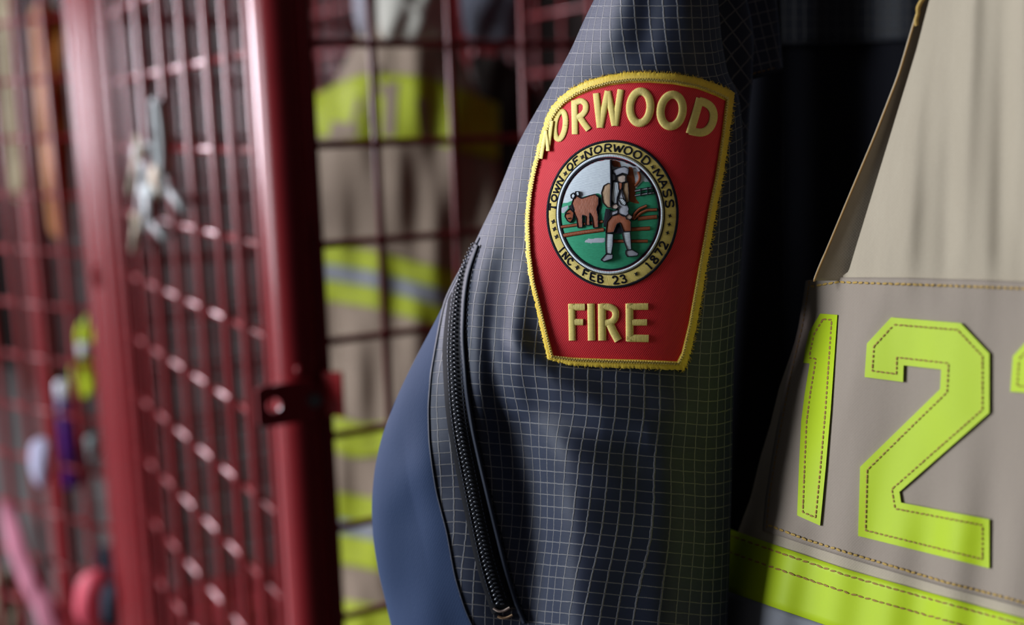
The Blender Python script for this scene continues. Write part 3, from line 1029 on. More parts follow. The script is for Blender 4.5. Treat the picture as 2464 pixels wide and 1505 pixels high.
picture('seal_farmer', [
    ('fill', [(755, 850), (812, 905), (800, 940), (735, 948), (700, 930)], 'black', 0, 0, 3),
    ('fill', [(640, 700), (680, 705), (690, 770), (650, 860), (618, 880), (622, 800)], 'black', 0, 0, 3),
    ('fill', [(702, 360), (732, 352), (738, 420), (706, 432)], 'grey', .2, 7, 4),
    ('fill', [(706, 326), (762, 300), (822, 288), (868, 314), (858, 372), (806, 352), (742, 380), (720, 362)], 'grey', 1.4, 9, 5),
    ('fill', [(748, 388), (808, 368), (836, 384), (832, 436), (790, 450), (752, 432)], 'flesh', .2, 8, 5),
    ('fill', [(664, 452), (694, 462), (690, 690), (656, 692), (612, 642), (598, 545), (620, 478)], 'tan', .1, 9, 4),
    ('fill', [(814, 452), (858, 436), (868, 560), (866, 640), (832, 646), (802, 570)], 'tan', .1, 9, 4),
    ('fill', [(714, 438), (762, 442), (772, 530), (752, 600), (748, 660), (716, 650), (692, 604), (704, 540)], 'white', .15, 9, 5),
    ('fill', [(768, 446), (800, 446), (794, 512), (768, 522)], 'brown', .1, 0, 6),
    ('fill', [(796, 498), (818, 560), (840, 640), (866, 700), (858, 780), (806, 776), (760, 742), (752, 620)], 'grey', .25, 9, 5),
    ('fill', [(756, 598), (804, 600), (842, 640), (830, 672), (790, 660)], 'white', .8, 8, 6),
    ('fill', [(690, 735), (764, 708), (752, 762), (690, 776)], 'grey', .2, 8, 5),
    ('fill', [(692, 672), (738, 650), (772, 680), (744, 706), (702, 702)], 'flesh', .2, 9, 7),
    ('line', [(690, 222), (694, 460), (690, 680)], 'black', 20, 0, 7),
    ('fill', [(698, 772), (760, 745), (850, 780), (888, 832), (886, 922), (814, 928), (780, 838), (752, 850), (718, 932), (640, 942), (652, 832)], 'brown', .1, 10, 5),
    ('fill', [(834, 776), (868, 750), (902, 782), (884, 808), (842, 804)], 'flesh', .2, 9, 7),
    ('fill', [(644, 944), (714, 950), (710, 1060), (694, 1152), (644, 1150), (640, 1050)], 'white', 1.5, 10, 5),
    ('fill', [(800, 930), (880, 926), (892, 1100), (854, 1112), (816, 1012)], 'white', 1.5, 10, 5),
    ('fill', [(648, 1140), (710, 1150), (706, 1192), (622, 1222), (592, 1204)], 'grey', 1.2, 10, 6),
    ('fill', [(838, 1110), (900, 1104), (962, 1140), (950, 1164), (852, 1172), (834, 1142)], 'grey', 1.2, 10, 6),
], 4)

# ------------------------------------------------------------------ turnout coat hanging at the right
CL = smooth_curve([(-60, 2248), (0, 2222), (30, 2207), (180, 2163), (330, 2104), (450, 2053), (600, 1990), (665, 1962), (780, 1924), (852, 1901), (936, 1872),
                   (1020, 1852), (1100, 1828), (1200, 1804), (1290, 1770), (1400, 1736), (1570, 1690), (1640, 1690), (2200, 1745)], 18)
FLD = smooth_curve([(-60, 2262), (0, 2236), (120, 2205), (300, 2150), (450, 2104), (600, 2058), (700, 2030)], 18)    # edge of the outer flap above the panel


def coat_depth(x, y):
    x = np.asarray(x, float); y = np.asarray(y, float)
    cl = CL(y)
    d = .4290 - .000122 * (x - 2070) + .006 * (y - 1000) / 500
    k = np.clip(1 - (x - cl) / 190, 0, 1.1)
    d = d + .040 * k ** 2.2 * np.interp(y, [0, 620, 760], [.25, .5, 1.])
    up = np.interp(y, [0, 600, 720, 900], [1, .8, .25, .0])
    f = y * .00012
    fold = .0015 * np.sin((x - 2245) * (.050 - f * .17) + .9 * np.sin(y * .003)) + .0004 * np.sin((x - 2100) * .10 + y * .004)
    d = d + up * fold * np.clip((x - FLD(y)) / 60, .1, 1)
    lo = np.interp(y, [1000, 1300], [0, 1])
    d = d + lo * .0010 * np.sin(x * .045 + y * .006) + .0006 * np.sin(x * .03 - 1) * np.interp(y, [680, 760], [0, 1])
    return d


coat = thing('turnout_coat', W(2150, 1600, .44), 'tan turnout coat with big lime sewn digits 12, beside the navy jacket', 'coat')


def surf(depth, y0, y1, xa, xb, nr, nc, pw=1.0):
    ysx = np.linspace(y0, y1, nr); t = np.linspace(0, 1, nc) ** pw
    Yc, Tc = np.meshgrid(ysx, t, indexing='ij')
    xa_, xb_ = xa(Yc), xb(Yc)
    Xc = xa_ + (xb_ - xa_) * Tc
    return Xc, Yc, W(Xc, Yc, depth(Xc, Yc))


def sheet(name, depth, y0, y1, xa, xb, nr, nc, mat, parent, pw=1., solid=.0012):
    Xc, Yc, Pc = surf(depth, y0, y1, xa, xb, nr, nc, pw)
    return link_mesh(name, Pc.reshape(-1, 3), grid_faces(nr, nc), MT[mat], parent, (np.stack([Xc, Yc], -1) * .00016).reshape(-1, 2), solid=solid)


XRC = lambda y: 2700 + 0 * y
LEFTE = smooth_curve([(-60, 2262), (0, 2236), (120, 2205), (300, 2150), (450, 2104), (600, 2058), (660, 2040), (690, 1960), (720, 1944), (780, 1926), (852, 1903), (936, 1874),
                      (1020, 1854), (1100, 1830), (1200, 1806), (1290, 1772), (1400, 1738), (1570, 1692), (1640, 1692), (2200, 1747)], 6)
sheet('body_panel', coat_depth, -300, 2100, LEFTE, XRC, 280, 150, 'canvas', coat, 1.5)
# the inner edge of the front, turned away from the light
inner_d = lambda x, y: coat_depth(FLD(y), y) + .0030 + .0005 * np.clip((x - CL(y)) / np.maximum(20, FLD(y) - CL(y)), -.2, 1.6)
sheet('front_facing', inner_d, -300, 676, lambda y: CL(y), lambda y: FLD(y) + 26, 120, 24, 'canvas', coat)
fe = MB(inner_d)
yy = np.arange(-50, 680, 7.)
fe.ribbon(np.stack([CL(yy) + 1, yy], -1), 5, .0004, .0008, 'stitch_dark', step=7, edge=-.001)
fe.ribbon([(2226, -8), (2215, 6), (2208, 20), (2210, 34), (2204, 46), (2206, 62)], 11, .001, .0016, 'stitch', step=3, sig=1.5, edge=-.001)
fe.build('edge_binding', coat)

# name panel
PT = [(1938, 676), (2016, 668), (2100, 668), (2281, 672), (2464, 679), (2640, 690)]
PB = [(1834, 1277), (1938, 1312), (2052, 1348), (2161, 1381), (2281, 1416), (2401, 1447), (2464, 1464), (2640, 1510)]
PL = [(1938, 676), (1932, 720), (1921, 786), (1894, 900), (1873, 1009), (1855, 1111), (1841, 1201), (1834, 1277)]
panel_d = lambda x, y: coat_depth(x, y) - .0016
pn = MB(coat_depth)
pt = smooth_path(PT, 6, 1); pb = smooth_path(PB, 6, 1); pl = smooth_path(PL, 6, 1)
npx, npy = 90, 70
ta = np.linspace(0, 1, npx)
res = lambda q, n: np.stack([np.interp(np.linspace(0, 1, n), np.linspace(0, 1, len(q)), q[:, k]) for k in (0, 1)], -1)
ptr, pbr, plr = res(pt, npx), res(pb, npx), res(pl, npy)
tb2 = np.linspace(0, 1, npy)
# bilinear blend of the left edge with the top and bottom edges
GX = np.zeros((npy, npx)); GY = np.zeros((npy, npx))
for j in range(npx):
    base0 = ptr[0] + (pbr[0] - ptr[0]) * tb2[:, None]
    dev = (plr - base0) * (1 - ta[j]) ** 3
    col = ptr[j] + (pbr[j] - ptr[j]) * tb2[:, None] + dev
    GX[:, j] = col[:, 0]; GY[:, j] = col[:, 1]
Ppn = W(GX, GY, panel_d(GX, GY))
namep = link_mesh('name_panel', Ppn.reshape(-1, 3), grid_faces(npy, npx), MT['canvas_panel'], coat, (np.stack([GX, GY], -1) * .00016).reshape(-1, 2), solid=.0016)


def inset(p, dx, dy): return [(x + dx, y + dy) for x, y in p]


sm = MB(panel_d)
sm.dashes([(1950, 690), (2016, 679), (2100, 682), (2281, 688), (2464, 695), (2620, 704)], 11, 3.5, 5.5, .0004, 'stitch', jit=1.2, sig=3)
sm.dashes([(1848, 1264), (1938, 1299), (2052, 1335), (2161, 1368), (2281, 1404), (2401, 1434), (2464, 1452), (2620, 1494)], 11, 3.5, 5.5, .0004, 'stitch', jit=1.2, sig=3)
sm.dashes([(x + 9, y) for x, y in PL[:]], 9, 4, 3.2, .0004, 'stitch_dark', jit=.5, sig=3)
sm.build('stitching', namep)


def c5(p): return [(1740 + x * .60133, 600 + y * .60133) for x, y in p]


def inset_poly(poly, d):
    p = np.array(poly, float); n = len(p)
    ar = .5 * np.sum(p[:, 0] * np.roll(p[:, 1], -1) - np.roll(p[:, 0], -1) * p[:, 1])
    s = 1 if ar > 0 else -1
    o = []
    for i in range(n):
        a, b, c = p[i - 1], p[i], p[(i + 1) % n]
        e1, e2 = nrm(b - a), nrm(c - b)
        n1 = np.array([-e1[1], e1[0]]) * s; n2 = np.array([-e2[1], e2[0]]) * s
        m = n1 + n2; m = m / max(.35, np.dot(m, m)) * 2
        o.append(tuple(b + m * d))
    return o


def digit(poly, ins, label):
    m = MB(panel_d)
    m.fill(poly, .0014, 'lime', spacing=12, theta=.3)
    o = m.build('digit', coat)
    o['label'] = label
    s = MB(panel_d)
    ip = inset_poly(poly, ins)
    s.dashes(ip + ip[:1], 8.5, 3.5, 4.2, .0015, 'stitch_dark', jit=.9)
    s.build('stitching', o)
    return o


digit(c5([(388, 258), (457, 263), (446, 420), (430, 650), (410, 880), (388, 1107), (340, 1086), (296, 1066), (304, 860), (312, 690), (326, 580), (346, 458), (321, 455), (328, 400), (344, 330)]), 13, 'lime digit 1')
digit(c5([(672, 273), (950, 296), (1065, 418), (1065, 655), (705, 972), (712, 1015), (1065, 1082), (1065, 1278), (540, 1148), (548, 872), (868, 560), (872, 482), (722, 465), (720, 532), (566, 512), (575, 378)]), 17, 'lime digit 2')
digit([(2437, 858), (2490, 800), (2590, 806), (2606, 1440), (2500, 1410), (2500, 948), (2431, 943)], 15, 'lime digit cut by the picture edge')

# reflective trim along the bottom
TT_ = [(1700, 1254), (1788, 1285), (1890, 1321), (2040, 1372), (2221, 1423), (2464, 1490), (2650, 1540)]
tr = MB(coat_depth)
top = smooth_path(TT_, 8, 2)


def strip_band(mb, a, b, h, mat, n=8):
    a = np.array(a); b = np.array(b)
    cs = np.linspace(0, 1, n)
    cs = np.concatenate([[0], cs, [1]])
    hh = np.full(len(cs), h); hh[0] = hh[-1] = 0
    xy = (a[:, None] * (1 - cs[None, :, None]) + b[:, None] * cs[None, :, None]).reshape(-1, 2)
    mb.add(xy, np.tile(hh, len(a)), xy, grid_faces(len(a), len(cs)), mat)


low = top + np.array([-8, 152.])
strip_band(tr, top, low, .0011, 'lime')
t_o = tr.build('trim_stripe', coat); t_o['label'] = 'lime reflective stripe'
tg2 = MB(coat_depth)
strip_band(tg2, low + np.array([0, -3.]), low + np.array([-8, 120.]), .0013, 'silver')
t_g = tg2.build('trim_stripe', coat); t_g['label'] = 'silver reflective stripe'
s = MB(coat_depth)
s.dashes(top + np.array([0, 15.]), 13, 4.5, 4.6, .0012, 'stitch_dark', jit=1.4)
s.dashes(top + np.array([0, 56.]), 13, 4.5, 4.6, .0012, 'stitch_dark', jit=1.4)
s.build('stitching', t_o)

# ------------------------------------------------------------------ lockers of red tube and wire mesh
P0 = W(702, 752, .85)
xF, y0 = P0[0], P0[1]
BAY, DEP = .63, .52
ZB0, ZT0 = .06, 1.95
ref = [hit(840, p, 1, y0)[2] for p in (100, 347, 585, 822, 1043, 1268)]
dz = (ref[1] - ref[5]) / 4
zk = [ref[1] + dz * k for k in range(-19, 7)]


def column(x, y, r, za=ZB0, zb=ZT0, n=20):
    return [np.array([x, y, z]) for z in np.linspace(za, zb, 4)]


locker = thing('mesh_locker', (xF + DEP / 2, y0 + BAY / 2, ZB0), 'red tube and wire mesh gear locker just behind the navy jacket', 'locker', 'red mesh lockers in a row')
g = Geo(); g.tube(column(xF, y0, 0), .0168, 24); g.build('post', MT['red'], locker)
g = Geo(); g.tube(column(xF, y0 + BAY, 0), .0168, 24); g.build('post', MT['red'], locker)
g = Geo(); g.tube(column(xF + DEP, y0, 0), .0168, 16); g.build('post', MT['red'], locker)
g = Geo(); g.tube(column(xF + DEP, y0 + BAY, 0), .0168, 16); g.build('post', MT['red'], locker)


def mesh_panel(a, b, verts_s, rows, r, parent, name, thick=.006, side=1, vk=1.):
    """a, b: corner columns (x,y); framed panel with wires"""
    a = np.array(a, float); b = np.array(b, float)
    d = (b - a) / np.linalg.norm(b - a); L = np.linalg.norm(b - a)
    nrmv = np.array([d[1], -d[0]])
    f = Geo()
    for e in (0, L):
        p = a + d * e; f.tube(column(p[0], p[1], 0), thick, 14)
    for z in (ZB0, ZT0):
        f.tube([np.array([*(a + d * e), z]) for e in np.linspace(0, L, 4)], thick, 10)
    o = f.build(name, MT['red'], parent)
    w = Geo()
    for s_ in verts_s:
        if 0 < s_ < L:
            p = a + d * s_ + nrmv * r * .9 * side
            w.tube(column(p[0], p[1], 0), r * vk, 10)
    for z in rows:
        w.tube([np.array([*(a + d * e - nrmv * r * .9 * side), z]) for e in np.linspace(0, L, 4)], r, 10)
    w.build('wire_mesh', MT['red'], o)
    return o


# side partition: wires at a regular pitch set out from the corner post
xs_ = [hit(p, 500, 1, y0)[0] for p in (925, 1112, 1278)]
pitch = (xs_[2] - xs_[0]) / 2
print('PITCH', pitch, dz, xs_, ref, xF, y0)
vs = [xs_[0] - (xF + .026) + pitch * k for k in range(-1, 9)]
mesh_panel((xF + .021, y0), (xF + DEP - .02, y0), vs, zk, .0030, locker, 'partition', .0062)
rowf = [z - .003 for z in zk]
mesh_panel((xF, y0 + .030), (xF, y0 + BAY - .03), [.020, .077, .131, .205, .286, .371, .45, .52], rowf, .0033, locker, 'mesh_door', .0066, -1, 1.18)
mesh_panel((xF + .026, y0 + BAY), (xF + DEP - .02, y0 + BAY), [.03 + pitch * k for k in range(0, 9)], zk, .0027, locker, 'partition', .0062)
# back panel
mesh_panel((xF + DEP, y0 + .02), (xF + DEP, y0 + BAY - .02), [.04 + .064 * k for k in range(0, 10)], zk, .0027, locker, 'back_panel', .0062)
# clamp on the corner post
yc = y0 - .0185
pA = hit(618, 985, 1, yc); pB = hit(775, 955, 1, yc)
zc = (pA[2] + pB[2]) / 2
xa, xb = pA[0], pB[0]
bmc = bmesh.new()
hh = .0150
hx = hit(658, 978, 1, yc)[0]


def plate_with_hole(xa, xb, zlo, zhi, y, th, hx, hz, hr, n=20):
    """flat plate in the x-z plane with a round hole"""
    g = Geo()
    ring_o = []; ring_i = []
    for k in range(n):
        a = 2 * math.pi * (k + .5) / n
        c, s = math.cos(a), math.sin(a)
        tx = ((xb - hx) if c > 0 else (hx - xa)) / max(1e-6, abs(c)); tz = ((zhi - hz) if s > 0 else (hz - zlo)) / max(1e-6, abs(s))
        t = min(tx, tz)
        ring_o.append((hx + c * t, hz + s * t)); ring_i.append((hx + c * hr, hz + s * hr))
    v = []
    for yy_ in (y, y + th):
        v += [(p[0], yy_, p[1]) for p in ring_o] + [(p[0], yy_, p[1]) for p in ring_i]
    f = []
    for k in range(n):
        j = (k + 1) % n
        f.append((k, j, n + j, n + k)); f.append((2 * n + k, 3 * n + k, 3 * n + j, 2 * n + j))
        f.append((k, 2 * n + k, 2 * n + j, j)); f.append((n + k, n + j, 3 * n + j, 3 * n + k))
    g.add(v, f)
    return g


g = plate_with_hole(xa, xb, zc - hh, zc + hh, yc - .0015, .003, hx, zc, .0052)
# plate wraps the post: a short return on the aisle side and a bent tab at the inner end
g.box((xb + .0015, yc + .016, zc), .003, .034, hh * 2)
clamp = g.build('clamp', MT['red'], locker, smooth=False)
g = Geo()
tb_a = hit(803, 948, 1, yc - .004)
g.box(tb_a, .0032, .0150, hh * 2.2, [nrm((-.75, -.66, 0)), nrm((.66, -.75, 0)), np.array([0, 0, 1.])])
g.build('clamp_tab', MT['red_lit'], clamp, smooth=False)
g = Geo()
bx = hit(752, 965, 1, yc)
g.tube([np.array([bx[0], yc - .0065, zc]), np.array([bx[0], yc - .003, zc]), np.array([bx[0], yc + .002, zc])], .0055, 6)
g.build('bolt', MT['zinc'], clamp, smooth=False)
g = Geo()
for zz in (zc + hh + .008,):
    g.ball((xF - .003, y0 - .017, zz), .0035)
g.build('rivet', MT['red'], clamp)

# second locker further along the row, its door standing ajar
locker2 = thing('mesh_locker', (xF + DEP / 2, y0 + BAY * 1.5 + .06, ZB0), 'farther red mesh locker whose wire door stands ajar', 'locker', 'red mesh lockers in a row')
y2 = y0 + BAY + .058
for px_, py_ in ((xF - .002, y2), (xF + DEP, y2), (xF, y2 + BAY), (xF + DEP, y2 + BAY)):
    g = Geo(); g.tube(column(px_, py_, 0), .0168, 18); g.build('post', MT['red'], locker2)
ang = math.radians(25.5)
dd = np.array([-math.sin(ang), math.cos(ang)])
a_ = np.array([xF - .012, y2 + .02]); b_ = a_ + dd * .60
mesh_panel(a_, b_, [.052 + .058 * k for k in range(0, 10)], [z + .010 for z in zk], .0036, locker2, 'mesh_door', .0075, -1, 1.3)
mesh_panel((xF + .026, y2), (xF + DEP - .02, y2), [.03 + pitch * k for k in range(0, 9)], zk, .0027, locker2, 'partition', .0062)
mesh_panel((xF + DEP, y2 + .02), (xF + DEP, y2 + BAY - .02), [.04 + .064 * k for k in range(0, 10)], zk, .0027, locker2, 'back_panel', .0062)
mesh_panel((xF + .026, y2 + BAY), (xF + DEP - .02, y2 + BAY), [.03 + pitch * k for k in range(0, 9)], zk, .0027, locker2, 'partition', .0062)
g = Geo()
pc_ = W(236, 672, 1.38)
g.box((xF - .006, (y0 + BAY + y2) / 2, pc_[2]), .030, .020, .030)
g.tube([np.array([xF - .026, y0 + BAY + .012, pc_[2]]), np.array([xF - .02, y0 + BAY + .012, pc_[2]])], .006, 8)
g.build('clamp', MT['red'], locker2, smooth=False)

zsh = W(0, 1600, 1.85)[2] - .012
g = Geo(); g.box((xF + DEP / 2 - .02, y2 + BAY / 2, zsh - .01), DEP + .02, BAY - .05, .018)
g.build('shelf', MT['red'], locker2, smooth=False)

# ------------------------------------------------------------------ coat hanging in the locker behind the mesh
BL = smooth_curve([(-60, 880), (60, 872), (108, 852), (179, 815), (255, 773), (300, 748), (360, 728), (600, 715), (1000, 720), (1570, 745)], 14)
BR = smooth_curve([(-60, 1085), (100, 1092), (160, 1120), (240, 1160), (350, 1195), (600, 1230), (1000, 1250), (1570, 1260)], 14)


def back_depth(x, y):
    x = np.asarray(x, float); y = np.asarray(y, float)
    t = (x - BL(y)) / (BR(y) - BL(y))
    d = 1.165 + .055 * (2 * np.clip(t, -.05, 1.05) - 1.30) ** 2 + .03 * np.clip(1 - y / 300, 0, 1)
    d = d + .0045 * np.sin((x - 760) * .050 + (y - 300) * .010) + .0022 * np.sin((x - 700) * .085 - y * .010)
    return d


coat2 = thing('turnout_coat', W(960, 1600, 1.25), 'brown turnout coat with lime stripes hanging behind the red mesh', 'coat')
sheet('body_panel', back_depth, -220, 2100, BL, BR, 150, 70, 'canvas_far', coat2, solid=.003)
mb = MB(back_depth)
yk = [(740, 240), (800, 205), (870, 178), (960, 178), (1040, 188), (1110, 215), (1200, 250)]
yl = [(735, 325), (800, 330), (870, 335), (960, 338), (1040, 345), (1110, 365), (1200, 385)]
strip_band(mb, smooth_path(yk, 12, 1), smooth_path(yl, 12, 1)[:len(smooth_path(yk, 12, 1))] if False else res(smooth_path(yl, 12, 1), len(smooth_path(yk, 12, 1))), .004, 'lime_far')
mb.build('yoke_band', coat2)
for poly in ([(858, 228), (866, 248), (852, 300), (842, 300)], [(800, 290), (860, 300), (858, 330), (790, 332)], [(905, 205), (960, 196), (955, 230), (948, 330), (920, 328), (925, 240)],
             [(1000, 240), (1030, 235), (1040, 345), (1012, 335)], [(890, 150), (915, 160), (900, 250), (880, 300)]):
    mb = MB(back_depth)
    mb.fill(poly, .0055, 'canvas_far', spacing=14)
    mb.build('letter', coat2)


def far_band(a, b, mat, h=.004):
    m = MB(back_depth)
    q = smooth_path(a, 14, 1)
    strip_band(m, q, res(smooth_path(b, 14, 1), len(q)), h, mat)
    o = m.build('trim_stripe', coat2)
    o['label'] = {'lime_far': 'lime stripe', 'silver': 'silver stripe'}[mat]


B1 = [(715, 585), (790, 588), (900, 604), (1000, 630), (1100, 655), (1230, 690)]


def sh(p, a, b): return [(x, y + a + (b - a) * (x - 715) / 515) for x, y in p]


far_band(B1, sh(B1, 46, 52), 'lime_far'); far_band(sh(B1, 46, 52), sh(B1, 84, 96), 'silver'); far_band(sh(B1, 84, 96), sh(B1, 136, 140), 'lime_far')
B2 = [(715, 1172), (800, 1182), (900, 1200), (1230, 1270)]
far_band(B2, sh(B2, 62, 62), 'lime_far'); far_band(sh(B2, 62, 62), sh(B2, 100, 104), 'silver'); far_band(sh(B2, 100, 104), sh(B2, 172, 175), 'lime_far')
B3 = [(790, 1005), (815, 1000), (860, 1020), (945, 1018)]
far_band(B3, [(792, 1080), (830, 1100), (870, 1105), (945, 1090)], 'lime_far')
far_band([(715, 1430), (830, 1445), (1230, 1500)], [(715, 1520), (830, 1530), (1230, 1580)], 'lime_far')
# turned-up collar
MT['collar'] = weave('grey_beige_cotton', (.50, .48, .42), (.34, .32, .28), su=3000, rough=.9, sheen=.1, blot=.4)
MT['lilac'] = weave('lilac_grey_cloth', (.36, .34, .38), (.24, .22, .26), su=3000, rough=.9, sheen=.1, blot=.5)


def pillow(name, pts, z, thick, mat, parent=None, spacing=12, tilt=0.):
    """a soft closed body from an outline: bulging front and back"""
    q = smooth_path(pts, spacing * .8, 1.2, True)
    c = q.mean(0)
    rings = [1., .93, .8, .62, .42, .2]
    v = []; n = len(q)
    for side in (-1, 1):
        for r in rings:
            p = c + (q - c) * r
            zz = z + tilt * (p[:, 0] - c[0]) / 100 + side * thick * math.sqrt(max(0, 1 - r * r)) + .12 * thick * np.sin(p[:, 0] * .09 + p[:, 1] * .03)
            v.append(W(p[:, 0], p[:, 1], zz))
        v.append(W(np.array([c[0]]), np.array([c[1]]), np.array([z + side * thick])))
    v = np.vstack(v); f = []
    k = n * len(rings) + 1
    for s_ in (0, 1):
        o = s_ * k
        for r in range(len(rings) - 1):
            for i in range(n):
                j = (i + 1) % n
                fc = (o + r * n + i, o + r * n + j, o + (r + 1) * n + j, o + (r + 1) * n + i)
                f.append(fc if s_ else fc[::-1])
        for i in range(n):
            fc = (o + (len(rings) - 1) * n + i, o + (len(rings) - 1) * n + (i + 1) % n, o + n * len(rings))
            f.append(fc if s_ else fc[::-1])
    return link_mesh(name, v, f, MT[mat] if isinstance(mat, str) else mat, parent, (np.stack([v[:, 1], v[:, 2]], -1)))


pillow('collar', [(912, -60), (1000, -70), (1082, -40), (1084, 40), (1070, 88), (1000, 100), (935, 100), (912, 80), (906, 20)], 1.10, .035, 'collar', coat2)
pillow('hood_lining', [(846, -70), (905, -70), (908, 30), (905, 96), (880, 96), (858, 70), (850, 20)], 1.135, .02, 'lilac', coat2)
MT['greycloth'] = weave('blue_grey_cloth', (.20, .21, .26), (.10, .10, .13), su=3000, rough=.9, sheen=.1, blot=.9, blots=18)
tag(pillow('folded_shirt', [(1112, -80), (1200, -90), (1290, -70), (1268, 40), (1262, 92), (1180, 100), (1118, 92), (1108, 10)], 1.20, .04, 'greycloth'),
    'blue-grey folded cloth above the brown coat behind the mesh', 'cloth')
MT['darkcloth'] = weave('dark_brown_cloth', (.035, .024, .020), (.02, .014, .012), su=3000, rough=.9, sheen=.0, blot=.8)
tag(pillow('work_trousers', [(1130, 130), (1210, 135), (1290, 200), (1320, 500), (1330, 900), (1200, 1100), (1140, 700), (1120, 380)], 1.36, .05, 'darkcloth'),
    'dark brown work trousers hanging in shadow right of the lime striped coat', 'trousers')

# bunch of keys on the mesh door
kz = hit(350, 400, 0, xF - .012)
keys = thing('key_bunch', hit(350, 600, 0, xF - .02), 'silver bunch of keys hanging on the red wire door', 'keys')


def on_door(px, py, off=-.012): return hit(px, py, 0, xF + off)


g = Geo()
c_ = on_door(382, 330)
path = [c_ + np.array([0, .016 * math.cos(a) * .8, .034 * math.sin(a)]) for a in np.linspace(0, 2 * math.pi, 26)]
g.tube(path, .0042, 8); g.build('carabiner', MT['steel'], keys)
g = Geo()
c_ = on_door(352, 395)
g.tube([c_ + np.array([.004 * math.sin(a), .020 * math.cos(a), .020 * math.sin(a)]) for a in np.linspace(0, 2 * math.pi, 22)], .0024, 6); g.build('ring', MT['steel'], keys)
for (ax_, ay_, bx_, by_, mt, wd) in ((336, 345, 310, 470, 'brass', .013), (345, 400, 330, 530, 'steel', .012), (352, 430, 352, 560, 'steel', .015), (365, 410, 385, 480, 'brass', .012),
                                     (330, 520, 318, 610, 'brass', .011), (392, 440, 440, 510, 'steel', .011), (350, 520, 395, 580, 'steel', .010), (335, 345, 330, 385, 'steel', .012)):
    p, q_ = on_door(ax_, ay_, -.016 - random.uniform(0, .01)), on_door(bx_, by_, -.016 - random.uniform(0, .012))
    d_ = nrm(q_ - p); sd = nrm(np.cross(d_, [1., .35, 0])); th = np.cross(d_, sd); L = np.linalg.norm(q_ - p)
    g = Geo()
    g.ball(p + d_ * .008, wd * .95, .0018, wd * .95, [sd, th, d_], 14, 8)
    g.box(p + d_ * (L * .55), wd * .62, .0026, L * .8, [sd, th, d_])
    for k in range(4):
        g.box(p + d_ * (L * (.45 + .12 * k)) + sd * wd * .36, wd * .25, .0024, L * .06, [sd, th, d_])
    g.build('key', MT[mt], keys)

# ------------------------------------------------------------------ things in and on the farther locker
def soft(name, rgb, rough=.8):
    MT[name] = weave(name, rgb, scaled(rgb, .55), su=3000, rough=rough, sheen=.05, blot=.5)
    return name


tag(pillow('orange_vest', [(72, 20), (110, 0), (160, 40), (150, 110), (160, 200), (172, 340), (175, 470), (168, 600), (120, 560), (104, 420), (92, 300), (82, 180)], 1.80, .05, soft('orange_cloth', (.40, .125, .010))),
    'orange vest hanging inside the farther locker', 'vest')
tag(pillow('webbing_strap', [(-18, -60), (22, -60), (34, 120), (48, 300), (62, 470), (48, 490), (28, 480), (14, 300), (0, 120)], 1.62, .008, soft('cream_webbing', (.75, .62, .40))),
    'long cream webbing strap hanging inside the farther locker', 'strap')
glove = thing('work_glove', W(205, 960, 1.60), 'lime and white work glove hanging beside the farther locker post', 'glove')
pillow('palm', [(180, 850), (228, 845), (236, 900), (232, 950), (200, 962), (172, 930), (168, 880)], 1.60, .018, soft('lime_cloth', (.70, .86, .03)), glove)
pillow('cuff', [(182, 822), (226, 822), (230, 862), (178, 866)], 1.595, .016, soft('white_cloth', (.80, .82, .84)), glove)
for poly in ([(178, 830), (186, 790), (196, 770), (202, 800), (200, 835)], [(196, 820), (202, 775), (208, 752), (216, 780), (214, 830)], [(212, 825), (216, 785), (226, 778), (230, 810), (226, 838)]):
    pillow('finger', poly, 1.60, .009, 'lime_cloth', glove, spacing=6)
bottle = thing('water_bottle', W(175, 1170, 1.62), 'purple bottle with a pale cap inside the farther locker', 'bottle')


def lathe(prof, base, n=20):
    v = []
    for r, z in prof:
        for k in range(n):
            a = 2 * math.pi * k / n
            v.append(np.array([base[0] + r * math.cos(a), base[1] + r * math.sin(a), base[2] + z]))
    f = grid_faces(len(prof), n, True)
    f.append(tuple(range(n))[::-1]); f.append(tuple((len(prof) - 1) * n + k for k in range(n)))
    return np.array(v), f


b0 = W(176, 1168, 1.66)
MT['purple'] = plain('purple_plastic', (.085, .012, .19), rough=.35)
MT['paleplastic'] = plain('pale_plastic', (.62, .62, .75), rough=.4)
g = Geo(); g.add(*lathe([(.015, 0), (.019, .004), (.019, .10), (.017, .115), (.010, .125), (.010, .130)], b0)); g.build('bottle_body', MT['purple'], bottle)
g = Geo(); g.add(*lathe([(.012, .126), (.0125, .145), (.009, .152), (.004, .153)], b0)); g.build('cap', MT['paleplastic'], bottle)
MT['tealp'] = plain('pale_teal_plastic', (.45, .62, .62), rough=.3)
g = Geo(); g.ball(W(221, 1078, 1.56), .015, .010, .016, nu=16, nv=10)
tag(g.build('round_tag', MT['tealp'], None), 'pale teal round tag hanging beside the purple bottle', 'tag')
tag(pillow('cleaning_rag', [(72, 1065), (100, 1050), (128, 1062), (126, 1120), (112, 1178), (86, 1172), (70, 1120)], 1.50, .012, soft('lavender_cloth', (.52, .50, .68))),
    'pale lavender rag hung on the farther wire door', 'rag')
tag(pillow('pink_towel', [(0, 1205), (30, 1210), (60, 1290), (80, 1350), (108, 1400), (150, 1470), (170, 1580), (110, 1580), (84, 1470), (54, 1420), (20, 1330), (4, 1260)], 1.60, .014, soft('pink_cloth', (.72, .26, .36))),
    'long pink towel sloping down behind the farther wire door', 'towel')
tag(pillow('rubber_glove', [(182, 1410), (200, 1380), (232, 1370), (256, 1365), (252, 1400), (238, 1440), (236, 1500), (200, 1515), (178, 1480)], 1.52, .016, soft('coral_rubber', (.80, .10, .15), .5)),
    'coral pink rubber glove at the foot of the farther locker post', 'glove')
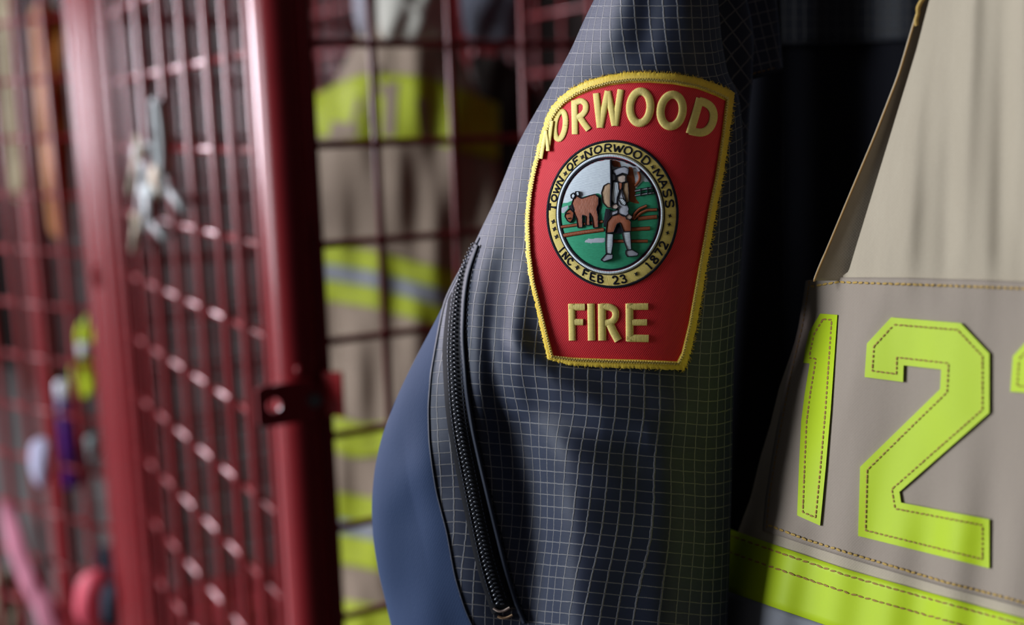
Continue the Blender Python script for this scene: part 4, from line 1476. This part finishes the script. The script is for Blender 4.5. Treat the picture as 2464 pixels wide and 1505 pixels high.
tag(pillow('canvas_bag', [(-40, 1360), (30, 1370), (58, 1410), (66, 1500), (60, 1600), (-60, 1600)], 1.85, .06, soft('cream_canvas', (.42, .40, .28))),
    'cream canvas bag low down behind the pink towel', 'bag')
tag(pillow('navy_trousers', [(236, 1320), (280, 1310), (300, 1400), (310, 1600), (230, 1600), (232, 1440)], 1.62, .03, soft('navy_cloth', (.025, .035, .06))),
    'dark navy trousers hanging behind the coral glove', 'trousers')

# ------------------------------------------------------------------ the room
def structure(name, v, f, mat):
    o = link_mesh(name, v, f, mat, None, smooth=False)
    o['kind'] = 'structure'
    return o


def slab(name, x0, x1, ya, yb, z0, z1, mat):
    v = [(x, y, z) for x in (x0, x1) for y in (ya, yb) for z in (z0, z1)]
    return structure(name, v, [(0, 1, 3, 2), (4, 6, 7, 5), (0, 4, 5, 1), (2, 3, 7, 6), (0, 2, 6, 4), (1, 5, 7, 3)], mat)


MT['concrete'] = plain('sealed_concrete', (.07, .066, .062), rough=.5, scale=6, vary=.3)
MT['wallp'] = plain('dark_painted_block', (.016, .011, .010), rough=.9, spec=.1, scale=8, vary=.3)
MT['ceil'] = plain('painted_ceiling', (.14, .14, .14), rough=.9, scale=5)
slab('floor', -6, 1.4, -4, 8, -.1, 0, MT['concrete'])
slab('ceiling', -6, 1.4, -4, 8, 3.6, 3.7, MT['ceil'])
slab('wall_back', xF + DEP + .05, xF + DEP + .15, -4, 8, 0, 3.6, MT['wallp'])
slab('wall_end', -6, xF + DEP + .15, 8, 8.1, 0, 3.6, MT['wallp'])

# ------------------------------------------------------------------ light: daylight through the open bay door, and the dim bay lighting
def area(name, loc, target, sx, sy, power, color):
    l = bpy.data.lights.new(name, 'AREA'); l.shape = 'RECTANGLE'; l.size = sx; l.size_y = sy; l.energy = power; l.color = color
    o = bpy.data.objects.new(name, l); COL.objects.link(o)
    o.location = loc
    o.rotation_euler = (Vector(target) - Vector(loc)).to_track_quat('-Z', 'Y').to_euler()
    return o


area('bay_door_daylight', (-3.6, 1.9, 2.1), (xF, .8, 1.4), 1.8, 2.4, 255, (.86, .93, 1.0))
area('end_window_daylight', (-2.5, 7.7, 2.7), (xF - .3, 1.0, 1.3), 2.6, 2.0, 800, (.95, .90, 1.0))
area('ceiling_lamp', (-2.2, 2.6, 3.5), (-1.6, 2.2, 0), 1.2, .3, 6, (1.0, .97, .93))
wd_ = bpy.data.worlds.new('world'); SC.world = wd_
wd_.use_nodes = True
wd_.node_tree.nodes['Background'].inputs[0].default_value = (1.0, .84, .68, 1)
wd_.node_tree.nodes['Background'].inputs[1].default_value = .040

vs_ = SC.view_settings
vs_.view_transform = 'Standard'; vs_.look = 'None'; vs_.gamma = 1.0; vs_.exposure = 0.0
vs_.use_curve_mapping = False
SC.cycles.use_denoising = True
